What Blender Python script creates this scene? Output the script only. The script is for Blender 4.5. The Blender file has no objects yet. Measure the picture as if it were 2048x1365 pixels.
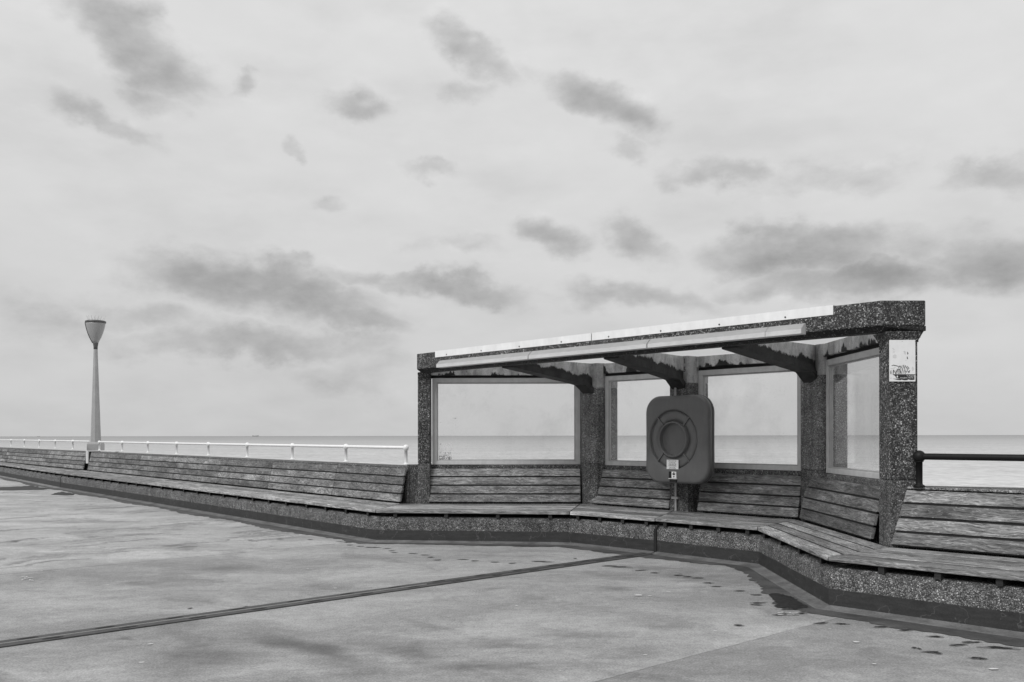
import bpy, bmesh, math, random
from mathutils import Vector, Matrix
random.seed(7)
R = math.radians
SC = bpy.context.scene
COL = SC.collection

# ------------------------------------------------------------------ camera, world, sun, exposure
CAM_H = 1.3
FPX, HORIZON, ROLL = 1850.0, 871.6, .0014          # focal length in photo pixels, horizon row
cd = bpy.data.cameras.new("camera")
cam = bpy.data.objects.new("camera", cd); COL.objects.link(cam)
cd.sensor_width = 36; cd.lens = FPX / 2048 * 36
cd.shift_y = (HORIZON - 682.5) / 2048
cd.clip_start = .1; cd.clip_end = 60000
cam.matrix_world = Matrix.Translation((0, 0, CAM_H)) @ Matrix.Rotation(R(90), 4, 'X') @ Matrix.Rotation(-ROLL, 4, 'Z')
SC.camera = cam
SC.view_settings.view_transform = 'Standard'
SC.view_settings.look = 'None'
SC.view_settings.exposure = 0.0
SC.view_settings.gamma = 1

SUN_EL, SUN_AZ = 42, 218                            # azimuth clockwise from +Y
sd = bpy.data.lights.new("sun", 'SUN'); sd.energy = 2.0; sd.angle = R(18); sd.color = (1, 1, 1)
sun = bpy.data.objects.new("sun", sd); COL.objects.link(sun)
dv = Vector((math.sin(R(SUN_AZ)) * math.cos(R(SUN_EL)), math.cos(R(SUN_AZ)) * math.cos(R(SUN_EL)), math.sin(R(SUN_EL))))
sun.rotation_euler = dv.to_track_quat('Z', 'Y').to_euler()
sun.location = (0, 0, 30)


class NT:
    """small helper to write node trees"""
    def __init__(s, tree):
        s.t = tree; s.n = tree.nodes; s.l = tree.links
    def new(s, typ, **kw):
        nd = s.n.new(typ)
        for k, v in kw.items(): setattr(nd, k, v)
        return nd
    def set(s, sock, v):
        if hasattr(v, 'is_output') or isinstance(v, bpy.types.NodeSocket): s.l.new(v, sock)
        else: sock.default_value = v
    def math(s, op, a, b=None, c=None, clamp=False):
        nd = s.new('ShaderNodeMath', operation=op, use_clamp=clamp)
        s.set(nd.inputs[0], a)
        if b is not None: s.set(nd.inputs[1], b)
        if c is not None: s.set(nd.inputs[2], c)
        return nd.outputs[0]
    def vmath(s, op, a, b=None):
        nd = s.new('ShaderNodeVectorMath', operation=op)
        s.set(nd.inputs[0], a)
        if b is not None: s.set(nd.inputs[1], b)
        return nd.outputs['Value'] if op in ('LENGTH', 'DOT_PRODUCT') else nd.outputs[0]
    def ramp(s, f, pts, interp='LINEAR'):
        nd = s.new('ShaderNodeValToRGB'); r = nd.color_ramp; r.interpolation = interp
        while len(r.elements) < len(pts): r.elements.new(.5)
        for e, (p, v) in zip(r.elements, pts): e.position = p; e.color = (v, v, v, 1)
        s.l.new(f, nd.inputs[0]); return nd.outputs[0]
    def rng(s, f, a, b, c=0., d=1., smooth=True):
        nd = s.new('ShaderNodeMapRange', interpolation_type='SMOOTHSTEP' if smooth else 'LINEAR')
        s.set(nd.inputs[0], f)
        for i, v in enumerate((a, b, c, d)): nd.inputs[i + 1].default_value = v
        return nd.outputs[0]
    def map(s, vec, scale=(1, 1, 1), loc=(0, 0, 0), rot=(0, 0, 0), typ='POINT'):
        nd = s.new('ShaderNodeMapping', vector_type=typ)
        s.set(nd.inputs['Vector'], vec)
        nd.inputs['Location'].default_value = loc; nd.inputs['Rotation'].default_value = rot; nd.inputs['Scale'].default_value = scale
        return nd.outputs[0]
    def noise(s, vec, scale=1., detail=4., rough=.55, dist=0., col=False):
        nd = s.new('ShaderNodeTexNoise'); s.l.new(vec, nd.inputs['Vector'])
        nd.inputs['Scale'].default_value = scale; nd.inputs['Detail'].default_value = detail
        nd.inputs['Roughness'].default_value = rough; nd.inputs['Distortion'].default_value = dist
        return nd.outputs['Color' if col else 'Fac']
    def voro(s, vec, scale, feature='F1', out='Color'):
        nd = s.new('ShaderNodeTexVoronoi', feature=feature); s.l.new(vec, nd.inputs['Vector'])
        nd.inputs['Scale'].default_value = scale
        return nd.outputs[out]
    def mixf(s, f, a, b):
        nd = s.new('ShaderNodeMix', data_type='FLOAT'); s.set(nd.inputs[0], f); s.set(nd.inputs[2], a); s.set(nd.inputs[3], b)
        return nd.outputs[0]
    def sep(s, vec):
        nd = s.new('ShaderNodeSeparateXYZ'); s.l.new(vec, nd.inputs[0]); return nd.outputs
    def comb(s, x, y, z):
        nd = s.new('ShaderNodeCombineXYZ')
        for i, v in enumerate((x, y, z)): s.set(nd.inputs[i], v)
        return nd.outputs[0]


# --- world: monochrome overcast daylight with scattered grey clouds
W = bpy.data.worlds.new("World"); SC.world = W; W.use_nodes = True
w = NT(W.node_tree); w.n.clear()
wo = w.new('ShaderNodeOutputWorld'); bg = w.new('ShaderNodeBackground')
sky = w.new('ShaderNodeTexSky', sky_type='NISHITA'); sky.sun_disc = False
sky.sun_elevation = R(SUN_EL); sky.sun_rotation = R(SUN_AZ); sky.dust_density = 3
bw = w.new('ShaderNodeRGBToBW'); w.l.new(sky.outputs[0], bw.inputs[0])
gen = w.new('ShaderNodeTexCoord').outputs['Generated']
dx, dy, dz = w.sep(gen)
az = w.math('ARCTAN2', dx, dy); el = w.math('ARCSINE', dz)
ae = w.comb(az, el, 0)
wn1 = w.noise(w.map(ae, (1, 1.5, 1)), 8, 3, .5, col=True)
wn2 = w.noise(w.map(ae, (1, 1.4, 1)), 26, 6, .6, col=True)
def centred(c, k): return w.vmath('MULTIPLY', w.vmath('SUBTRACT', c, (.5, .5, .5)), (k, k * .8, 0))
aw = w.vmath('ADD', w.vmath('ADD', ae, centred(wn1, .085)), centred(wn2, .045))
CLOUDS = [(265, 85, 190, 74, 24, .23), (330, 120, 110, 46, 20, .14), (195, 232, 150, 42, 26, .13), (300, 195, 100, 46, 20, .10), (495, 168, 44, 30, 0, .13), (705, 200, 90, 36, 0, .10),
          (1190, 200, 190, 66, 20, .24), (1240, 225, 110, 36, 18, .12), (955, 118, 130, 54, 30, .19), (930, 190, 100, 34, 0, .08), (860, 326, 95, 28, 4, .14), (1095, 465, 105, 48, 12, .19), (1290, 476, 130, 60, 24, .21),
          (500, 570, 310, 80, 12, .30), (520, 600, 240, 40, 13, .16), (690, 645, 160, 38, 8, .16), (500, 690, 330, 46, 0, .18), (350, 640, 200, 40, 10, .10), (575, 522, 60, 22, 0, .13), (880, 575, 290, 36, 7, .19), (1590, 505, 250, 66, 5, .28), (1560, 535, 170, 34, 4, .14), (1690, 570, 300, 48, 4, .24), (1840, 500, 240, 60, 0, .10),
          (1300, 592, 240, 42, 6, .17), (1450, 345, 150, 38, 8, .13), (1670, 345, 220, 60, 0, .11), (1985, 352, 140, 46, 0, .16), (2010, 525, 180, 72, 0, .20),
          (740, 750, 180, 66, 0, .07), (605, 282, 34, 22, 0, .10), (660, 400, 80, 30, 0, .07), (1260, 300, 90, 30, 0, .07), (930, 500, 160, 40, 8, .07), (80, 640, 240, 60, 6, .05)]
dens = None
for (u, v, a, b, rot, amp) in CLOUDS:
    x = (u - 1024) / FPX; z = (HORIZON - v) / FPX
    A0 = math.atan(x); E0 = math.atan(z / math.hypot(1, x))
    m = w.map(aw, (a / FPX, b / FPX, 1), (A0, E0, 0), (0, 0, -R(rot)), 'TEXTURE')
    ln = w.vmath('LENGTH', m)
    f = w.rng(ln, 1.5, .1, 0, min(1., .42 + amp * 1.95))
    dens = f if dens is None else w.math('MAXIMUM', dens, f)
fb = w.noise(w.map(ae, (1, 1.75, 1), rot=(0, 0, R(-9))), 11, 9, .60)
fb_up = w.noise(w.map(w.vmath('ADD', ae, (.004, .016, 0)), (1, 1.75, 1), rot=(0, 0, R(-9))), 11, 9, .60)
thick = w.math('ADD', dens, w.math('MULTIPLY', w.math('SUBTRACT', fb, .5), 1.25))
emboss = w.math('SUBTRACT', fb, fb_up)
dens = w.rng(thick, .26, 1.02, 0, .285)
# clouds over the rest of the dome, behind and above the viewer
rest = w.noise(w.map(gen, (2, 2, 5)), 2.2, 6, .6)
awy = w.math('ABSOLUTE', az)
side = w.math('MAXIMUM', w.rng(awy, .60, .9), w.rng(el, .50, .75))
dens = w.math('MAXIMUM', dens, w.math('MULTIPLY', side, w.rng(rest, .5, .72, 0, .3)))
streak = w.noise(w.map(ae, (1.2, 4, 1)), 4, 4, .5)
fine = w.noise(w.map(ae, (1, 1.8, 1)), 20, 4, .5)
dens = w.math('SUBTRACT', dens, w.math('MULTIPLY', w.math('MULTIPLY', emboss, .9), w.rng(thick, .2, .6, .06, .55)))
veil = w.noise(w.map(ae, (1, 2.4, 1), rot=(0, 0, R(-7))), 4.5, 7, .55)
dens = w.math('ADD', dens, w.rng(veil, .42, .75, 0, .075))
base = w.ramp(w.math('MULTIPLY', el, 1.2), [(0, .585), (.12, .60), (.3, .66), (.6, .72), (1, .74)])
base = w.math('ADD', base, w.rng(streak, .3, .7, -.02, .02, False))
base = w.math('ADD', base, w.rng(fine, .3, .7, -.006, .006, False))
nis = w.math('MINIMUM', w.math('MULTIPLY', bw.outputs[0], .012), .05)     # a little of the clear-sky light
tot = w.math('ADD', w.math('MULTIPLY', base, w.math('SUBTRACT', 1, w.math('MULTIPLY', dens, 1.5))), nis)
tot = w.math('MULTIPLY', tot, 10.0)
w.l.new(w.comb(tot, tot, tot), bg.inputs[0]); bg.inputs[1].default_value = .1
w.l.new(bg.outputs[0], wo.inputs[0])


# ------------------------------------------------------------------ materials
MATS = {}
def mat(name):
    m = bpy.data.materials.new(name); m.use_nodes = True
    t = NT(m.node_tree); b = t.n['Principled BSDF']
    MATS[name] = m
    return m, t, b
def grey(t, b, val, rough=.8, bump=None, dist=.004, strength=1.):
    if isinstance(val, (int, float)): b.inputs['Base Color'].default_value = (val, val, val, 1)
    else: t.l.new(val, b.inputs['Base Color'])
    t.set(b.inputs['Roughness'], rough)
    if bump is not None:
        nd = t.new('ShaderNodeBump'); nd.inputs['Distance'].default_value = dist; nd.inputs['Strength'].default_value = strength
        t.l.new(bump, nd.inputs['Height']); t.l.new(nd.outputs[0], b.inputs['Normal'])
def ocoord(t): return t.new('ShaderNodeTexCoord').outputs['Object']

def make_aggregate(name, pts, scale, fin, blotch=.35, bump=.008):
    m, t, b = mat(name); o = ocoord(t)
    jit = t.vmath('ADD', o, t.vmath('MULTIPLY', t.noise(o, 70, 2, col=True), (.012, .012, .012)))
    c = t.sep(t.voro(jit, scale))[0]
    c2 = t.sep(t.voro(jit, scale * 2.3))[1]
    peb = t.ramp(c, pts)
    f2 = t.ramp(c2, [(0, 1 - fin), (.6, 1), (1, 1 + fin * 1.3)])
    d = t.voro(jit, scale, 'F1', 'Distance')
    edge = t.rng(d, .3, .7, 1.0, .4)
    big = t.noise(o, 2.3, 5, .6); mid = t.noise(o, 14, 4, .6)
    v = t.math('MULTIPLY', t.math('MULTIPLY', peb, f2), edge)
    v = t.math('MULTIPLY', v, t.rng(big, .3, .7, 1 - blotch, 1 + blotch, False))
    v = t.math('MULTIPLY', v, t.rng(mid, .3, .7, .7, 1.3, False))
    drip = t.noise(t.map(o, (9, 9, .8)), 1.5, 4, .6)
    v = t.math('MULTIPLY', v, t.rng(drip, .35, .6, .72, 1.08))
    grey(t, b, t.comb(v, v, v), .75, t.math('MULTIPLY', t.math('ADD', c, c2), edge), bump, .7)
    return m
make_aggregate('aggregate_dark', [(0, .02), (.35, .055), (.6, .125), (.8, .21), (.9, .34), (1, .62)], 100, .6, .3)
make_aggregate('aggregate_shaded', [(0, .004), (.5, .012), (.85, .03), (.95, .10), (1, .3)], 92, .5, .3, .004)  # darkened copy of the beam aggregate, soffit shade painted into the colour
make_aggregate('aggregate_pale', [(0, .12), (.3, .22), (.6, .32), (.85, .42), (1, .6)], 100, .4, .2, .002)
make_aggregate('aggregate_fine', [(0, .10), (.4, .19), (.75, .29), (.92, .40), (1, .6)], 110, .4, .35, .004)
make_aggregate('aggregate_plinth', [(0, .05), (.3, .12), (.6, .21), (.85, .33), (1, .54)], 110, .6, .25)
make_aggregate('aggregate_wall', [(0, .06), (.4, .13), (.7, .20), (.9, .30), (1, .46)], 95, .5, .3)

def make_concrete(name, base, stain):
    m, t, b = mat(name); o = ocoord(t); x, y, z = t.sep(o)
    n = t.noise(o, 6, 6, .65); f = t.noise(o, 90, 3, .6)
    v = t.math('MULTIPLY', t.rng(n, .25, .75, base * .65, base * 1.25, False), t.rng(f, .3, .7, .82, 1.15, False))
    st_ = t.noise(t.map(t.vmath('ADD', o, t.vmath('MULTIPLY', t.noise(o, 7, 4, col=True), (.12, .12, .1))), (4, 4, .9)), 1.6, 7, .7); v = t.math('MULTIPLY', v, t.rng(st_, .32, .60, .50, 1.12))
    pits = t.voro(o, 38, 'F1', 'Distance')
    v = t.math('MULTIPLY', v, t.rng(pits, .10, .17, .35, 1))
    if stain:                                       # algae creeping up from the drip edge, ragged outline
        dr = t.noise(t.map(o, (1, 1, .25)), stain[2], 5, .6)
        lim = t.rng(dr, .38, .74, stain[0], stain[1], False)
        lim = t.math('ADD', lim, t.math('MULTIPLY', t.math('SUBTRACT', t.noise(o, 40, 3), .5), .05))
        lim = t.math('SUBTRACT', lim, t.math('MULTIPLY', y, stain[3]))
        k = t.rng(t.math('SUBTRACT', z, lim), -.012, .014)
        v = t.math('MULTIPLY', v, t.mixf(k, .06, 1.0))
    grey(t, b, t.comb(v, v, v), .85, n, .004, .4)
make_concrete('concrete_rafter', .50, (2.145, 2.225, 5.0, .112))
make_concrete('concrete_plain', .40, None)
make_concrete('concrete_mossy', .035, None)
make_concrete('concrete_header', .52, (2.03, 2.29, 3.6, 0.))

def make_wood(name, lo, hi, wear, wav=.10):
    m, t, b = mat(name); o = ocoord(t)
    a = t.new('ShaderNodeAttribute', attribute_name='rnd').outputs['Fac']
    off = t.vmath('ADD', o, t.comb(t.math('MULTIPLY', a, 37.), t.math('MULTIPLY', a, 11.), t.math('MULTIPLY', a, 5.)))
    warp = t.noise(t.map(off, (1.4, 3, 3)), 1.6, 3, .5, col=True)
    gv = t.vmath('ADD', off, t.vmath('MULTIPLY', t.vmath('SUBTRACT', warp, (.5, .5, .5)), (0, wav, wav)))
    g1 = t.noise(t.map(gv, (1.7, 28, 28)), 1.5, 7, .7)
    g2 = t.noise(t.map(gv, (8, 130, 130)), 1.2, 4, .7)
    bl = t.noise(t.map(off, (2.0, 5, 5)), 1.0, 5, .6)
    flake = t.noise(t.map(gv, (10, 45, 45)), 2.0, 5, .7)
    v = t.rng(g1, .32, .68, lo, hi, False)
    v = t.math('MULTIPLY', v, t.rng(g2, .34, .66, .25, 1.75, False))
    v = t.math('MULTIPLY', v, t.rng(bl, .3, .7, .45, 1.5, False))
    v = t.math('MULTIPLY', v, t.rng(a, 0, 1, .62, 1.35, False))
    v = t.math('ADD', v, t.math('MULTIPLY', t.rng(flake, .58, .68), wear))
    v = t.math('MAXIMUM', v, .012)
    grey(t, b, t.comb(v, v, v), .7, t.math('ADD', g1, g2), .004, .7)
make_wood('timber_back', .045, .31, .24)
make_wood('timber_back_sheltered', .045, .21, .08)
make_wood('timber_figured', .035, .31, .18, .30)
make_wood('timber_dark', .01, .03, .0)
make_wood('timber_seat', .08, .40, .24)

m, t, b = mat('bitumen_paint'); o = ocoord(t)
n = t.noise(t.map(o, (3, 3, 14)), 2, 6, .65); f = t.noise(o, 70, 3, .6)
cr = t.noise(o, 3, 4, .5); crk = t.rng(t.math('ABSOLUTE', t.math('SUBTRACT', cr, .5)), 0, .006, .05, 0)
v = t.math('ADD', t.math('MULTIPLY', t.rng(n, .25, .75, .014, .040, False), t.rng(f, .3, .7, .8, 1.2, False)), crk)
grey(t, b, t.comb(v, v, v), .6, f, .003, .4)

m, t, b = mat('mortar_fillet'); o = ocoord(t)
n = t.noise(o, 4, 6, .65); f = t.noise(o, 60, 3, .6)
v = t.math('MULTIPLY', t.rng(n, .3, .7, .07, .20, False), t.rng(f, .3, .7, .8, 1.2, False))
grey(t, b, t.comb(v, v, v), .8, f, .003, .4)

m, t, b = mat('mortar_pale'); o = ocoord(t)
n = t.noise(o, 4, 6, .65); f = t.noise(o, 60, 3, .6)
v = t.math('MULTIPLY', t.rng(n, .3, .7, .13, .30, False), t.rng(f, .3, .7, .8, 1.2, False))
grey(t, b, t.comb(v, v, v), .8, f, .003, .4)

m, t, b = mat('gutter_dirt'); o = ocoord(t)
n = t.noise(o, 2.5, 6, .65); f = t.noise(o, 60, 3, .6)
v = t.math('MULTIPLY', t.rng(n, .3, .7, .03, .11, False), t.rng(f, .3, .7, .8, 1.2, False))
grey(t, b, t.comb(v, v, v), .65, f, .002, .4)

# asphalt paving: slabs between joints, wavy rain stains, grit
TH = -48.0
T2 = Vector((math.cos(R(TH)), math.sin(R(TH)))); N2 = Vector((-T2.y, T2.x))       # along the sea wall / towards the sea
STAINS = [(505, 1262, 730, 1348, .22, .42), (380, 1290, 450, 1345, .30, .34), (300, 1330, 420, 1362, .25, .22), (222, 1276, 288, 1272, .10, .30), (225, 1166, 275, 1164, .14, .26), (400, 1132, 500, 1138, .22, .26), (330, 1190, 420, 1215, .3, .16), (570, 1120, 660, 1130, .3, .2), (620, 1170, 700, 1180, .3, .12),
          (716, 1279, 907, 1330, .16, .34), (880, 1325, 1110, 1340, .14, .30), (815, 1238, 900, 1268, .10, .26), (930, 1275, 1130, 1300, .15, .26), (1020, 1186, 1110, 1196, .2, .22), (1195, 1180, 1275, 1182, .2, .24), (1100, 1258, 1220, 1275, .2, .24), (960, 1180, 1010, 1172, .08, .26), (640, 1305, 760, 1362, .25, .18),
          (1290, 1240, 1400, 1255, .2, .2), (1240, 1300, 1330, 1310, .18, .16), (1470, 1300, 1600, 1320, .25, .12), (1700, 1320, 1850, 1345, .25, .12), (1330, 1150, 1500, 1175, .25, .16), (1180, 1148, 1300, 1160, .25, .14)]
m, t, b = mat('asphalt'); o = ocoord(t)
p = t.vmath('DOT_PRODUCT', o, (T2.x, T2.y, 0)); q = t.vmath('DOT_PRODUCT', o, (N2.x, N2.y, 0))
warp = t.vmath('ADD', o, t.vmath('MULTIPLY', t.vmath('SUBTRACT', t.noise(o, .5, 7, .6, col=True), (.5, .5, .5)), (2.2, 2.2, 0)))
big = t.noise(t.map(warp, (.35, .9, 1), rot=(0, 0, R(-6))), 1.0, 9, .66)
streak = t.noise(t.map(warp, (.28, 2.6, 1), rot=(0, 0, R(4))), 1.3, 8, .68)
wp = t.sep(warp); wv = t.comb(t.vmath('DOT_PRODUCT', warp, (T2.x, T2.y, 0)), t.vmath('DOT_PRODUCT', warp, (N2.x, N2.y, 0)), 0)
ridge = t.math('ABSOLUTE', t.math('SUBTRACT', t.noise(t.map(wv, (1.3, .11, 1)), 1.5, 5, .55), .5))
stain = t.noise(t.map(wv, (.55, 1.15, 1), loc=(4.1, 2.2, 0)), 1.1, 9, .62)
grain = t.noise(o, 75, 4, .75); grit = t.noise(o, 16, 5, .7)
v = t.rng(big, .34, .66, .245, .375)
v = t.math('MULTIPLY', v, t.rng(stain, .50, .70, 1, .70))
sw = t.vmath('ADD', o, t.vmath('MULTIPLY', t.vmath('SUBTRACT', t.noise(o, 1.3, 7, .62, col=True), (.5, .5, .5)), (.75, .75, 0)))
dark = None
for (u1, v1, u2, v2, wd, am) in STAINS:
    P1 = [(u1 - 1024) * 1.3 / (v1 - 871.), 1850 * 1.3 / (v1 - 871.)]; P2 = [(u2 - 1024) * 1.3 / (v2 - 871.), 1850 * 1.3 / (v2 - 871.)]
    dxs, dys = P2[0] - P1[0], P2[1] - P1[1]; ln_ = math.hypot(dxs, dys) / 2
    mm = t.map(sw, (ln_ * 1.15, wd, 1), ((P1[0] + P2[0]) / 2, (P1[1] + P2[1]) / 2, 0), (0, 0, math.atan2(dys, dxs)), 'TEXTURE')
    f_ = t.rng(t.vmath('LENGTH', t.vmath('MULTIPLY', mm, (1, 1, 0))), 1.25, .1, 0, am * 1.25)
    dark = f_ if dark is None else t.math('MAXIMUM', dark, f_)
v = t.math('MULTIPLY', v, t.math('SUBTRACT', 1, dark))
mott = t.noise(t.map(o, (1, 1.6, 1)), 3.2, 7, .68)
v = t.math('MULTIPLY', v, t.rng(mott, .3, .7, .88, 1.12, False))
v = t.math('MULTIPLY', v, t.rng(streak, .3, .7, .90, 1.10, False))
left = t.rng(p, -9.9, -9.5, 1, 0)
v = t.math('MULTIPLY', v, t.math('SUBTRACT', 1, t.math('MULTIPLY', t.math('MULTIPLY', t.rng(ridge, 0, .040, .46, 0), t.rng(t.noise(o, 1.1, 4, .6), .42, .60)), t.math('ADD', t.math('MULTIPLY', left, .8), .25))))
v = t.math('MULTIPLY', v, t.math('ADD', 1.0, t.math('MULTIPLY', left, .24)))
v = t.math('MULTIPLY', v, t.math('MULTIPLY', t.rng(grain, .35, .65, .68, 1.32, False), t.rng(grit, .3, .7, .84, 1.16, False)))
wob = t.math('MULTIPLY', t.math('SUBTRACT', t.noise(o, 3, 3), .5), .05)
for pj, wd, dk in ((-9.68, .014, .5), (-3.34, .010, .72)):
    dpj = t.math('ABSOLUTE', t.math('SUBTRACT', t.math('ADD', p, wob), pj))
    v = t.math('MULTIPLY', v, t.rng(dpj, wd * .4, wd, dk, 1))
v = t.math('MULTIPLY', v, t.math('SUBTRACT', 1, t.math('MULTIPLY', t.rng(p, -3.345, -3.335, 0, 1), t.rng(p, -3.33, -2.3, .16, 0, False))))
v = t.math('MULTIPLY', v, t.math('ADD', 1, t.math('MULTIPLY', t.rng(p, -3.335, -3.345, 0, 1), t.rng(p, -3.62, -3.34, 0, .16, False))))
spots = t.voro(t.map(o, (1, 1.3, 1)), 2.1, 'F1', 'Distance')
v = t.math('MULTIPLY', v, t.rng(spots, .03, .055, .72, 1))
pale = t.voro(t.map(o, (1, 1.2, 1), loc=(3.3, 1.7, 0)), 1.15, 'F1', 'Distance')
v = t.math('ADD', v, t.rng(pale, .016, .024, .22, 0))
grey(t, b, t.comb(v, v, v), .8, t.math('ADD', grain, t.math('MULTIPLY', grit, .6)), .004, .6)

m, t, b = mat('wet_patch'); o = ocoord(t)
grey(t, b, t.rng(t.noise(o, 25, 4), .3, .7, .01, .035, False), .5); b.inputs['Specular IOR Level'].default_value = .12
m, t, b = mat('damp'); o = ocoord(t); v = t.rng(t.noise(o, 30, 4), .3, .7, .10, .22, False); grey(t, b, t.comb(v, v, v), .6); b.inputs['Alpha'].default_value = .6
m, t, b = mat('gum'); grey(t, b, .62, .7)

m, t, b = mat('sea_water'); o = ocoord(t)
s = t.vmath('DOT_PRODUCT', o, (N2.x, N2.y, 0))
chop = t.noise(t.map(o, (.55, .30, 1), rot=(0, 0, R(-4))), 1.0, 5, .62)
swell = t.noise(t.map(o, (.035, .045, 1), rot=(0, 0, R(3))), 1.0, 6, .6)
band = t.noise(t.map(o, (.0012, .006, 1), rot=(0, 0, R(2))), 1.0, 4, .55)
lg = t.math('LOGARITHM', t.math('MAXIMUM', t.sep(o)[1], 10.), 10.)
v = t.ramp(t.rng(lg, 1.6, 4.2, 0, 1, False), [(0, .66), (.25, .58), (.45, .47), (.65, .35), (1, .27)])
v = t.math('MULTIPLY', v, t.rng(band, .3, .7, .95, 1.05, False))
v = t.math('MULTIPLY', v, t.rng(swell, .3, .7, .90, 1.10, False))
v = t.math('MULTIPLY', v, t.rng(chop, .32, .64, .78, 1.14, False))
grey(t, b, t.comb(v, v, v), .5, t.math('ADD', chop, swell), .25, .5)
b.inputs['IOR'].default_value = 1.2

def plain(name, val, rough=.6, mott=.12, sc=8, metal=0.):
    m, t, b = mat(name); o = ocoord(t)
    n = t.noise(o, sc, 6, .65); f = t.noise(t.map(o, (1, 1, .25)), sc * 3, 4, .6)
    v = t.math('MULTIPLY', t.rng(n, .28, .72, val * (1 - mott), val * (1 + mott), False), t.rng(f, .3, .7, 1 - mott * .7, 1 + mott * .7, False))
    grey(t, b, t.comb(v, v, v), rough, n, .001, .3); b.inputs['Metallic'].default_value = metal
plain('white_metal', .60, .55, .09, 5)
m, t, b = mat('trim_metal'); o = ocoord(t)
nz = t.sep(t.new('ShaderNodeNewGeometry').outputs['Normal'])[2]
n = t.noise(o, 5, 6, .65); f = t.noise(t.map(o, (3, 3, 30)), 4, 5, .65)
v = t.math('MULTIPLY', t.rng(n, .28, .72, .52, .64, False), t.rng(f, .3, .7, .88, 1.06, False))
v = t.math('MULTIPLY', v, t.rng(nz, .25, .6, 1, .58)); grey(t, b, t.comb(v, v, v), .55)      # darker where the face turns upward
plain('flashing_white', .78, .5, .07, 5)
plain('white_gloss', .82, .35, .04)
plain('frame_paint', .50, .5, .10)
plain('frame_bead', .36, .5, .10)
plain('black_metal', .010, .5, .2)
MATS['black_metal'].node_tree.nodes['Principled BSDF'].inputs['Specular IOR Level'].default_value = .2
plain('joint_metal', .055, .65, .35, 5)
plain('pocket_dark', .028, .8, .3)
plain('joint_gap', .012, .8, .2)
plain('case_plastic', .115, .42, .10, 5)
plain('case_shell', .085, .45, .08, 5)
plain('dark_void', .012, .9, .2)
plain('galvanised', .36, .45, .12, 14)
plain('lamp_pole', .33, .5, .10, 4)
plain('lamp_glass', .30, .35, .05, 4)
plain('lamp_metal', .075, .5, .1, 4)
plain('sign_white', .74, .4, .04, 10)
plain('sign_faded', .60, .5, .06, 10)
plain('ink', .02, .6, .1)
plain('ink_grey', .32, .6, .1)
plain('steel_spike', .45, .4, .1)
plain('ship_grey', .16, .8, .1)
plain('bird_dark', .02, .8, .1)
m, t, b = mat('paper'); o = ocoord(t); z = t.sep(o)[2]
sp_ = t.noise(o, 60, 4, .7); sp2 = t.noise(o, 18, 5, .6)
k = t.rng(t.math('ADD', sp_, t.math('MULTIPLY', t.rng(z, .16, .0, 0, .14, False), 1.)), .60, .66)
v = t.mixf(k, .75, .06); grey(t, b, t.comb(v, v, v), .9)
t.l.new(t.math('MAXIMUM', t.math('MULTIPLY', k, .85), t.rng(sp2, .35, .6, .28, .55)), b.inputs['Alpha'])

m, t, b = mat('window_glass'); o = ocoord(t)
t.n.remove(b)
tr = t.new('ShaderNodeBsdfTransparent'); tr.inputs[0].default_value = (.96, .96, .96, 1)
gl = t.new('ShaderNodeBsdfGlossy'); gl.inputs['Roughness'].default_value = .04; gl.inputs[0].default_value = (.9, .9, .9, 1)
df = t.new('ShaderNodeBsdfDiffuse'); df.inputs[0].default_value = (.75, .75, .75, 1)
fr = t.new('ShaderNodeFresnel'); fr.inputs[0].default_value = 1.4
m1 = t.new('ShaderNodeMixShader'); t.l.new(t.math('MULTIPLY', fr.outputs[0], .30), m1.inputs[0]); t.l.new(tr.outputs[0], m1.inputs[1]); t.l.new(gl.outputs[0], m1.inputs[2])
dirt = t.math('ADD', t.rng(t.noise(o, 2.2, 5, .6), .42, .75, .015, .12), t.rng(t.noise(o, 45, 3, .6), .68, .74, 0, .25))
m2 = t.new('ShaderNodeMixShader'); t.l.new(dirt, m2.inputs[0]); t.l.new(m1.outputs[0], m2.inputs[1]); t.l.new(df.outputs[0], m2.inputs[2])
t.l.new(m2.outputs[0], t.n['Material Output'].inputs[0])

m, t, b = mat('roof_sheet'); o = ocoord(t); t.n.remove(b)
tl = t.new('ShaderNodeBsdfTranslucent'); tl.inputs[0].default_value = (.9, .9, .9, 1)
df = t.new('ShaderNodeBsdfDiffuse'); df.inputs[0].default_value = (.8, .8, .8, 1)
mx = t.new('ShaderNodeMixShader'); mx.inputs[0].default_value = .28
t.l.new(tl.outputs[0], mx.inputs[1]); t.l.new(df.outputs[0], mx.inputs[2])
t.l.new(mx.outputs[0], t.n['Material Output'].inputs[0])


# ------------------------------------------------------------------ building helpers (all geometry is given in world metres)
def tag(o, label=None, cat=None, group=None, kind=None, category=None):
    cat = cat or category
    for k, v in (('label', label), ('category', cat), ('group', group), ('kind', kind)):
        if v: o[k] = v
    return o
def empty(name, loc, rz=0, **kw):
    o = bpy.data.objects.new(name, None); COL.objects.link(o)
    o.location = loc; o.rotation_euler = (0, 0, rz); o.empty_display_size = .2
    return tag(o, **kw)
def frame_of(o):
    M = Matrix.Identity(4)
    while o is not None:
        M = Matrix.Translation(o.location) @ o.rotation_euler.to_matrix().to_4x4() @ M
        o = o.parent
    return M

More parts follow.
